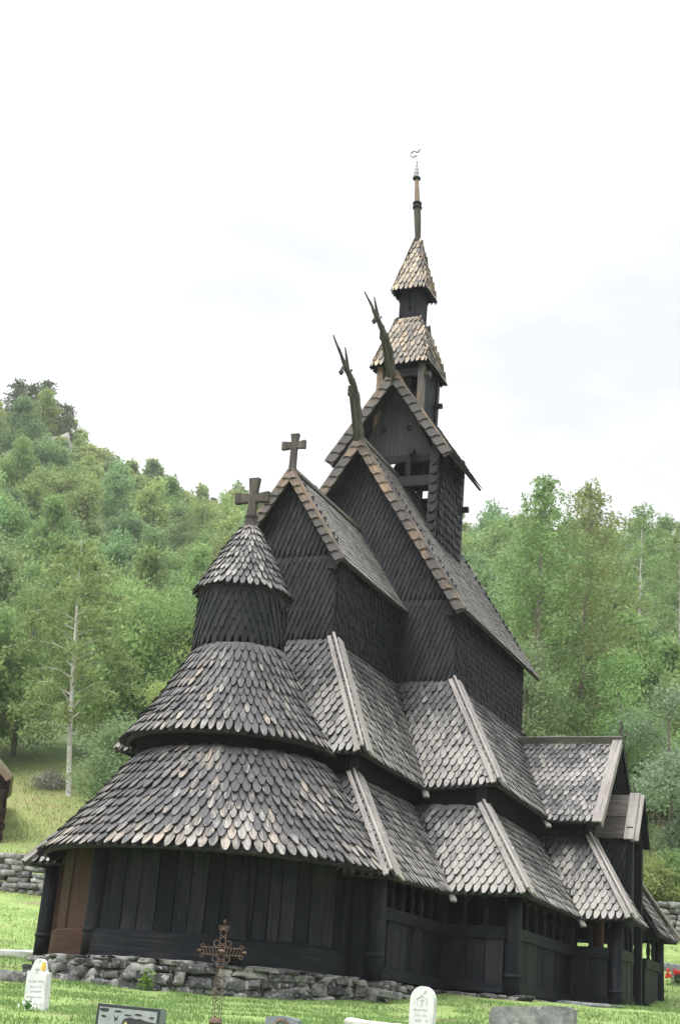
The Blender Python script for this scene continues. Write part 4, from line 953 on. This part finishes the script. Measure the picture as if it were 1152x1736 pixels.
for s in (-1, 1):
    for q in (-1, 1): curl(s*.065, zc_+q*.075, .032, 0, 2*PI); curl(s*.215, zc_+q*.045, .020, 0, 2*PI)
    mb.tube([(s*.225, 0, zc_), (s*.262, 0, zc_)], [.008, .014], 6); mb.tube([(s*.25, 0, zc_), (s*.262, 0, zc_), (s*.274, 0, zc_)], [.004, .013, .004], 6)
    curl(s*.034, H-.075, .022, 0, 2*PI)
bar((0, 0, H-.1), (0, 0, H-.01)); mb.tube([(0, 0, H-.03), (0, 0, H-.012), (0, 0, H+.006)], [.005, .015, .005], 6)
mb.lathe(0, 0, [(.02, zc_-.02), (.045, zc_), (.02, zc_+.02)], 8)
sub(root, mb, 'lattice', 'iron')
mb = MB(); mb.lathe(0, .02, [(.055, 0), (.05, H-.94-.06), (.07, H-.94-.03), (.055, H-.94), (.03, H-.92)], 10); sub(root, mb, 'base', 'iron')
# flat slabs and rocks in the lawn
def flat(name, label, s, xx, yy, size, mat='pale', cat='rock', ang=None):
    p = px(s, xx, yy); mb = MB(); rock(mb, (0, 0, 0), size, gr, math.atan2(RH.y, RH.x) if ang is None else ang, n=(16, 9)); o = mb.build(name, mat, smooth=True); o.location = (p.x, p.y, ground(p.x, p.y)+size[2]*.2); return tag(o, label, cat)
flat('stone_kerb', 'long white kerb slab in the lawn beside the apse post', 36, 8, 1600, (1.1, .3, .13))
flat('flat_rock', 'pale flat rock on the grass in front of the log hut', 50, 42, 1418, (.75, .3, .22))
flat('flat_rock', 'grey flat rock on the lawn beyond the porch', 43, 1125, 1618, (.45, .3, .12), 'slab')
flat('flat_rock', 'low rock beside the white shouldered headstone', 25.5, 14, 1668, (.5, .25, .12), 'stone')
flat('flat_rock', 'thin pale slab lying in the grass before the porch', 30.5, 1000, 1722, (.6, .2, .05), 'slab')
flat('rock_outcrop', 'bare grey rock face under the pines on the hilltop', 172, 92, 800, (1.8, 1.6, 3.8), 'rockface')
# dark gravestone with red flowers at the right edge
p = px(41, 1150, 1640); root, H = stone_obj('headstone', 'grey gravestone with dark plate and red flowers on the lawn beyond the porch', p.x, p.y, p.z, .42, .15, ol, 'slab', R(0))
mb = MB(); mb.box((-.13, -.01, H*.3), (.15, .0, H*.8)); sub(root, mb, 'plate', 'blackstone')
mb = MB()
for k in range(11): rock(mb, (gr.uniform(-.32, .2), gr.uniform(-.3, -.1), .2+gr.uniform(.05, .32)), (.045, .045, .04), gr, 0, n=(6, 4))
sub(root, mb, 'red_flowers', 'red')
mb = MB()
for k in range(60):
    a = gr.uniform(0, 6.3); c = V3((gr.uniform(-.32, .25), gr.uniform(-.3, -.1), .1+gr.uniform(0, .22))); d = V3((math.cos(a), math.sin(a), .5))*.06; e = V3((-d.y, d.x, 0))*.5; mb.face([c, c+d*.5+e, c+d, c+d*.5-e])
sub(root, mb, 'flower_leaves', 'weed')

# ------------------------------------------------------------------ plants
def quad(mb, c, size, rnd, up=.3, asp=.6):
    n = V3((rnd.gauss(0, 1), rnd.gauss(0, 1), rnd.gauss(0, 1)+up)).normalized(); a = n.orthogonal().normalized(); b = n.cross(a); t = rnd.uniform(0, 6.28)
    u = (a*math.cos(t)+b*math.sin(t))*size; w = n.cross(u)*asp
    mb.face([c-u, c-w*.9+u*.1, c+u, c+w])
def broadleaf(seed, h, rad, nleaf, lsize, trunk_h=.25, lobes=16):
    rd_ = random.Random(seed); mb = MB(); tr = MB(); cz = h*(trunk_h+(1-trunk_h)/2); rz = h*(1-trunk_h)/2
    lob = []
    for k in range(lobes):
        u = rd_.uniform(-1, 1); a = rd_.uniform(0, 6.28); q = math.sqrt(1-u*u)*rd_.uniform(.35, 1.0)
        prof_ = 1-.35*max(0, u)
        lob.append((V3((math.cos(a)*q*rad*prof_, math.sin(a)*q*rad*prof_, cz+u*rz*.82)), rd_.uniform(.20, .40)*rad))
    lob.append((V3((0, 0, cz+rz*.8)), rad*.35)); lob.append((V3((0, 0, cz)), rad*.5))
    tot = sum(r**2 for _, r in lob)
    for c, r in lob:
        for _ in range(int(nleaf*r*r/tot)):
            d = V3((rd_.gauss(0, 1), rd_.gauss(0, 1), rd_.gauss(0, 1))).normalized()*r*rd_.triangular(.2, 1.6, .9); d.z *= .8
            quad(mb, c+d, lsize*rd_.uniform(.6, 1.35), rd_)
    tr.tube([(0, 0, -.6), (rad*.03, 0, h*.4), (rad*-.02, rad*.03, h*.75), (0, 0, h*.93)], [h*.017, h*.012, h*.007, h*.002], 7)
    for c, r in lob[:9]:
        b = V3((0, 0, max(h*.22, c.z-rad*.5))); tr.tube([b, b.lerp(c, .55)+V3((0, 0, .1*rad)), c], [h*.006, h*.004, h*.002], 5)
    return mb, tr
def birch(seed, h, rad, nbr, per, lsize, h0=.2, droop=1.0, tmin=.18):
    rd_ = random.Random(seed); mb = MB(); tr = MB()
    def tp(f): return V3((math.sin(f*3+seed)*.012*h, math.cos(f*2.2+seed)*.01*h, f*h))
    tr.tube([tp(i/10)-V3((0, 0, .5 if i == 0 else 0)) for i in range(11)], [h*.0098*(1-i/11.5)+.01 for i in range(11)], 9)
    for k in range(nbr):
        f = h0+(1-h0)*(k+rd_.random())/nbr; a = k*2.4+rd_.uniform(-.4, .4)
        env = math.sin(min(1, (1-f)/(1-h0)*1.25+.10)*PI*.62)
        ln = rad*max(.14, env)*rd_.uniform(.65, 1.15); d = V3((math.cos(a), math.sin(a), 0)); p0 = tp(min(f, .985))
        pts = [p0+d*ln*t+V3((0, 0, ln*(.75*t-.62*t*t))) for t in (0, .3, .6, 1)]
        tr.tube(pts, [h*.0035*(1-f)+.015, h*.0025*(1-f)+.012, .012, .006], 5)
        for q in range(int(per*(.4+ln/rad))):
            t = rd_.uniform(tmin, 1.05); c = p0+d*ln*t+V3((0, 0, ln*(.75*t-.62*t*t)))+V3((rd_.gauss(0, .11), rd_.gauss(0, .11), rd_.gauss(0, .05)))*rad*.55
            sl = rd_.uniform(.3, 1.3)*droop*min(1, .35+ln/rad)*.11*h*.5; m = rd_.randint(5, 9); sw = V3((rd_.gauss(0, .12)-.10, rd_.gauss(0, .12), 0))
            for i in range(m):
                g_ = i/m; quad(mb, c+sw*sl*g_*1.5+V3((rd_.gauss(0, .07), rd_.gauss(0, .07), -sl*g_)), lsize*rd_.uniform(.6, 1.3), rd_, .2, .5)
    return mb, tr
def pine(seed, h, rad, lsize):
    rd_ = random.Random(seed); mb = MB(); tr = MB(); tr.tube([(0, 0, -1), (.1, 0, h*.5), (0, .1, h*.95)], [h*.02, h*.014, h*.004], 7)
    for k in range(22):
        f = .35+.63*k/22; a = k*2.4; ln = rad*(1.1-f)*1.5*rd_.uniform(.6, 1.1)+.3; c = V3((math.cos(a)*ln*.6, math.sin(a)*ln*.6, f*h)); tr.tube([(0, 0, f*h), c], [.06, .02], 4)
        for _ in range(60):
            t = rd_.uniform(.2, 1.25); quad(mb, V3((c.x*t, c.y*t, c.z))+V3((rd_.gauss(0, .3), rd_.gauss(0, .3), rd_.gauss(0, .16)))*rad*.45, lsize*rd_.uniform(.6, 1.2), rd_, .6, .45)
    return mb, tr
def plant(name, label, cat, pos, mbs, leafm, barkm, rot=0, sc=1.0, group=None, sink=.1, lean=0):
    root = empty(name, label, cat, (pos.x, pos.y, pos.z-sink), group); root.rotation_euler = (Matrix.Rotation(-lean, 3, FH) @ Matrix.Rotation(rot, 3, 'Z')).to_euler(); root.scale = (sc, sc, sc)
    for nm, m_, mt in (('crown', mbs[0], leafm), ('trunk', mbs[1], barkm)):
        o = m_ if isinstance(m_, bpy.types.Object) else m_.build(nm, mt); 
        o.parent = root; o.matrix_parent_inverse = Matrix()
    return root
def gp(s, t):
    p = st_xy(s, t); return V3((p.x, p.y, ground(p.x, p.y)))
def gpx(s, x):
    p = px(s, x, 1300); q = V3((p.x, p.y, 0)); return V3((q.x, q.y, ground(q.x, q.y)))
# --- hillside wood: each tree its own object, copied from a few kinds
kinds = []
LAB = {'A': ('leafy mid green tree of the hillside wood', 'mid green trees of the hillside wood'),
       'B': ('bluish green broadleaf tree of the hillside wood', 'bluish green trees of the hillside wood'),
       'C': ('yellowish green tree of the hillside wood', 'yellowish green trees of the hillside wood')}
for i, (kk, lm) in enumerate((('A', 'leafA'), ('A', 'leafA'), ('B', 'leafB'), ('B', 'leafB'), ('C', 'leafC'), ('C', 'leafC'), ('A', 'leafA'))):
    h_, r_ = ((7.5, 2.6), (6.2, 2.9), (8.2, 2.3), (6.5, 2.7), (5.8, 2.8), (7.0, 2.4), (8.8, 2.2))[i]
    b = broadleaf(20+i, h_, r_, 5600, .145, .10 if i % 2 else .16, 30)
    kinds.append((kk, b[0].build('crown', lm), b[1].build('trunk', 'bark')))
hr = random.Random(42); used = set(); ntree = 0
s = 66.0; row = 0
far = []
while s < 205:
    du = .0215; u = -.30+(du/2 if row % 2 else 0)
    while u < .30:
        uu = u+hr.uniform(-.008, .008); sj = s*(1+hr.uniform(-.03, .03)); u += du
        if s < 82 and -.235 < uu < -.15: continue
        if -.055 < uu < .06 and row % 3: continue
        if ntree >= 285: far.append(gp(sj, sj*uu)); continue
        k = hr.choice([0, 1, 2, 3, 4, 5, 6]) if s > 95 else hr.choice([0, 1, 4, 5, 6, 2])
        kk, cr, tk = kinds[k]; pos = gp(sj, sj*uu)
        root = empty('broadleaf_tree', LAB[kk][0], 'tree', (pos.x, pos.y, pos.z-.3), LAB[kk][1])
        sc = hr.uniform(.62, 1.05)*(1.0 if s < 130 else 1.08); root.rotation_euler = (0, 0, hr.uniform(0, 6.28)); root.scale = (sc, sc, sc*hr.uniform(.85, 1.4))
        for src in (cr, tk):
            o = src if k not in used else src.copy()
            if k in used: col.objects.link(o)
            o.parent = root; o.matrix_parent_inverse = Matrix()
        used.add(k); ntree += 1
    s *= 1.083; row += 1
print('hill trees', ntree, len(far))
mb = MB()
for p in far:
    h_ = hr.uniform(4.5, 7.5); b = broadleaf(hr.randint(0, 9999), h_, hr.uniform(1.8, 2.5), 1500, .26, .15, 14)[0]; o_ = len(mb.v); mi_ = hr.choice([0, 0, 1, 2])
    mb.v += [(x+p.x, y+p.y, z+p.z-.3) for x, y, z in b.v]; mb.f += [tuple(i+o_ for i in f) for f in b.f]; mb.uv += b.uv; mb.w += b.w; mb.m += [mi_]*len(b.f)
tag(mb.build('far_wood', ['leafA', 'leafB', 'leafC']), 'far leafy wood along the top of the hillside', 'wood', kind='stuff')
# --- pines on the hilltop
pk = pine(3, 11, 3.2, .30); pc, pt = pk[0].build('crown', 'pine'), pk[1].build('trunk', 'bark')
first = True
for i, (s_, x_, sc) in enumerate(((182, -48, .9), (186, -22, .95), (178, 4, .85), (188, 24, .8), (184, -75, .9), (172, -30, .8), (200, 285, .5), (202, 312, .45))):
    pos = gpx(s_, x_); lab = 'dark pine among the group at the hilltop' if i < 6 else 'small dark pine on the lower ridge beside the church crosses'
    root = empty('pine_tree', lab, 'pine tree', (pos.x, pos.y, pos.z), 'pines on the hilltop' if i < 6 else 'pines on the lower ridge'); root.scale = (sc, sc, sc); root.rotation_euler = (0, 0, i*1.3)
    for src in (pc, pt):
        o = src if first else src.copy()
        if not first: col.objects.link(o)
        o.parent = root; o.matrix_parent_inverse = Matrix()
    first = False
# --- birches
def birch_at(x, s_, ytop, label, seed, radf, nbr, per, ls, h0, rot=0, droop=1.0, dens=1.9, bark='birchbark', lean=0, tmin=.18):
    pos = gpx(s_, x); top = px(s_, x, ytop).z; h = top-pos.z
    return plant('birch_tree', label, 'birch tree', pos, birch(seed, h, h*radf, int(nbr*1.2), per*dens, ls*1.15, h0, droop, tmin), 'birch', bark, rot, lean=lean)
birch_at(128, 60.5, 908, 'tall birch with slim white trunk standing beside the log hut', 4, .24, 36, 15, .085, .22, .6, dens=1.9, lean=.105, tmin=.27)
birch_at(912, 60, 800, 'tall weeping birch right behind the nave roof', 9, .17, 62, 20, .08, .18, 0, 1.5, 1.5, 'palebark')
birch_at(985, 63, 815, 'tall weeping birch with a forked brown trunk behind the porch ridge', 13, .19, 62, 20, .08, .15, 2, 1.5, 1.5, 'palebark')
birch_at(1085, 84, 850, 'slender open birch on the slope beyond the porch finial', 17, .16, 34, 10, .09, .35, 1)
birch_at(1150, 90, 880, 'thin birch at the far right of the wood', 19, .18, 34, 10, .09, .3, 1)
# --- shrubs and smaller trees
def bush(name, label, x, s_, h, rad, n, ls, mat, seed, cat='bush', th=.02, lobes=18):
    return plant(name, label, cat, gpx(s_, x), broadleaf(seed, h, rad, int(n*1.6), ls*.74, th, lobes+8), mat, 'bark', seed)
bush('willow_bush', 'tall grey green willow bush behind the apse roof', 200, 55, 4.6, 1.75, 9000, .07, 'willow', 61, lobes=22)
bush('willow_bush', 'younger pale green bush close behind the upper apse skirt', 258, 57, 6.0, 1.5, 6000, .075, 'leafC', 62)
bush('twiggy_bush', 'low dry grey shrub at the foot of the birch', 90, 61.5, .7, 1.0, 2500, .05, 'twig', 63)
bush('broadleaf_tree', 'silvery leaved tree at the wood edge right of the porch', 1135, 57, 7.5, 2.4, 11000, .085, 'silver', 64, 'tree', .05)
bush('broadleaf_tree', 'dense dark green tree between the porch and the birches', 1050, 60, 8.5, 2.6, 11000, .085, 'leafA', 65, 'tree', .05)
bush('broadleaf_tree', 'round green tree behind the nave eave corner', 885, 58, 9.0, 2.3, 9000, .085, 'willow', 66, 'tree', .08)
bush('broadleaf_tree', 'broad green tree behind the log hut', 20, 68, 8.5, 3.0, 12000, .09, 'leafA', 67, 'tree', .05)
bush('broadleaf_tree', 'bushy green tree behind the tall birch and the willow', 182, 69, 9.5, 2.8, 12000, .09, 'leafA', 68, 'tree', .03)
bush('broadleaf_tree', 'yellowish green tree above the willow bush', 300, 66, 10.0, 3.0, 11000, .09, 'leafC', 69, 'tree', .05)
for i, (x, s_, h, w) in enumerate(((1108, 50.5, 1.7, 1.2), (1136, 51, 2.0, 1.3), (1165, 51, 1.8, 1.3))):
    bush('hedge_bush', ('leafy green bush above the stone wall just beyond the porch posts', 'taller leafy bush above the stone wall at the right edge', 'leafy bush on the stone wall beyond the picture edge')[i], x, s_, h, w, 4500, .075, 'leafC' if i != 1 else 'leafA', 80+i)
# weed and flowers near the foundation
def weed(name, label, x, y, s_, n, size, mat='weed', flower=False):
    p = px(s_, x, y); z = ground(p.x, p.y); root = empty(name, label, 'plant', (p.x, p.y, z)); mb = MB(); fl = MB()
    for k in range(n):
        a = gr.uniform(0, 6.28); d = V3((math.cos(a), math.sin(a), 0)); el = gr.uniform(.5, 1.4); tip = d*size*math.cos(el)+V3((0, 0, size*math.sin(el)*gr.uniform(.8, 1.4))); m_ = tip*.6+V3((0, 0, .03)); w = V3((-d.y, d.x, 0))*size*.2
        mb.face([V3((0, 0, 0)), m_+w, tip, m_-w])
        if flower and k % 2 == 0:
            for q in range(4): quad(fl, tip*1.15+V3((gr.gauss(0, .02), gr.gauss(0, .02), gr.gauss(0, .02))), .016, gr, 1)
    sub(root, mb, 'leaves', mat)
    if flower: sub(root, fl, 'flower_heads', 'whitepetal')
    return root
p = px(25.6, 243, 1692); root = empty('weed_plant', 'leafy green weed growing against the foundation stones', 'plant', (p.x, p.y, ground(p.x, p.y))); mb = MB()
for k in range(11):
    a = gr.uniform(0, 6.28); d = V3((math.cos(a), math.sin(a), 0))*gr.uniform(.03, .16); h_ = gr.uniform(.12, .40)
    mb.tube([(0, 0, 0), d*.5+V3((0, 0, h_*.6)), d+V3((0, 0, h_))], [.006, .005, .003], 4)
    for q in range(7): quad(mb, d*gr.uniform(.4, 1.1)+V3((gr.gauss(0, .03), gr.gauss(0, .03), h_*gr.uniform(.3, 1.05))), gr.uniform(.03, .06), gr, .8, .65)
sub(root, mb, 'leaves', 'weed')
weed('flower_plant', 'white flowers at the foot of the shouldered headstone', 45, 1724, 16.3, 40, .085, flower=True)

# ------------------------------------------------------------------ grass
mb = MB(); gg = random.Random(99)
def blade(x, y, z, h, w):
    a = gg.uniform(0, 6.28); d = V3((math.cos(a), math.sin(a), 0)); b = V3((x, y, z-.01)); e = V3((-d.y, d.x, 0))*w; tip = b+d*h*gg.uniform(.15, .7)+V3((0, 0, h))
    mb.face([b-e, b+e, b+d*h*.2+V3((0, 0, h*.6))+e*.5, tip])
cnt = 0
while cnt < 52000:
    s_ = 11.5+17.5*gg.random()**.9; t_ = gg.uniform(-.26, .26)*s_; p = st_xy(s_, t_)
    x, y = p.x, p.y
    if (abs(x) < a1p+.1 and y > y1p) or (abs(x) < a2p+.1 and y > y2p) or (x*x+(y-y0-.25)**2 < (rp_+.15)**2) or (abs(x) < a3p+.1 and y > y3p): continue
    dens = mnoise.noise(V3((x*.9, y*.9, 0)))
    if dens < -.15 and gg.random() < .75: continue
    h = gg.uniform(.025, .065)*(1+.5*dens); blade(x, y, ground(x, y), h, .004+.0002*s_); cnt += 1
for _ in range(9000):                  # longer tufts along the foundation and behind
    s_ = gg.uniform(30, 44); t_ = gg.choice([gg.uniform(-.26, -.16), gg.uniform(.2, .28)])*s_; p = st_xy(s_, t_); blade(p.x, p.y, ground(p.x, p.y), gg.uniform(.04, .1), .012)
tag(mb.build('grass', 'grass'), 'short bright green grass of the churchyard lawn', 'grass', kind='stuff')

mb = MB()
for _ in range(12000):
    s_ = gg.uniform(45.5, 66); t_ = gg.choice([gg.uniform(-.26, -.15), gg.uniform(-.26, -.15), gg.uniform(.2, .27)])*s_; p = st_xy(s_, t_)
    if mnoise.noise(V3((p.x*.5, p.y*.5, 3))) < -.1 and gg.random() < .7: continue
    blade(p.x, p.y, ground(p.x, p.y), gg.uniform(.05, .17), .018)
tag(mb.build('meadow_grass', 'straw'), 'rough yellowish meadow grass below the wood', 'grass', kind='stuff')
# ------------------------------------------------------------------ air
hm = bpy.data.materials.new('valley_haze'); hm.use_nodes = True; t = hm.node_tree; t.nodes.clear()
pv = N(t, 'ShaderNodeVolumePrincipled'); pv.inputs['Color'].default_value = (.93, .97, 1, 1); pv.inputs['Density'].default_value = .0004; pv.inputs['Anisotropy'].default_value = .3
t.links.new(pv.outputs[0], N(t, 'ShaderNodeOutputMaterial').inputs['Volume'])
mb = MB(); mb.box((-420, -230, -5), (420, 640, 130)); hz_ = mb.build('haze', hm); hz_['kind'] = 'stuff'; hz_['label'] = 'thin pale haze in the valley air'; hz_['category'] = 'haze'
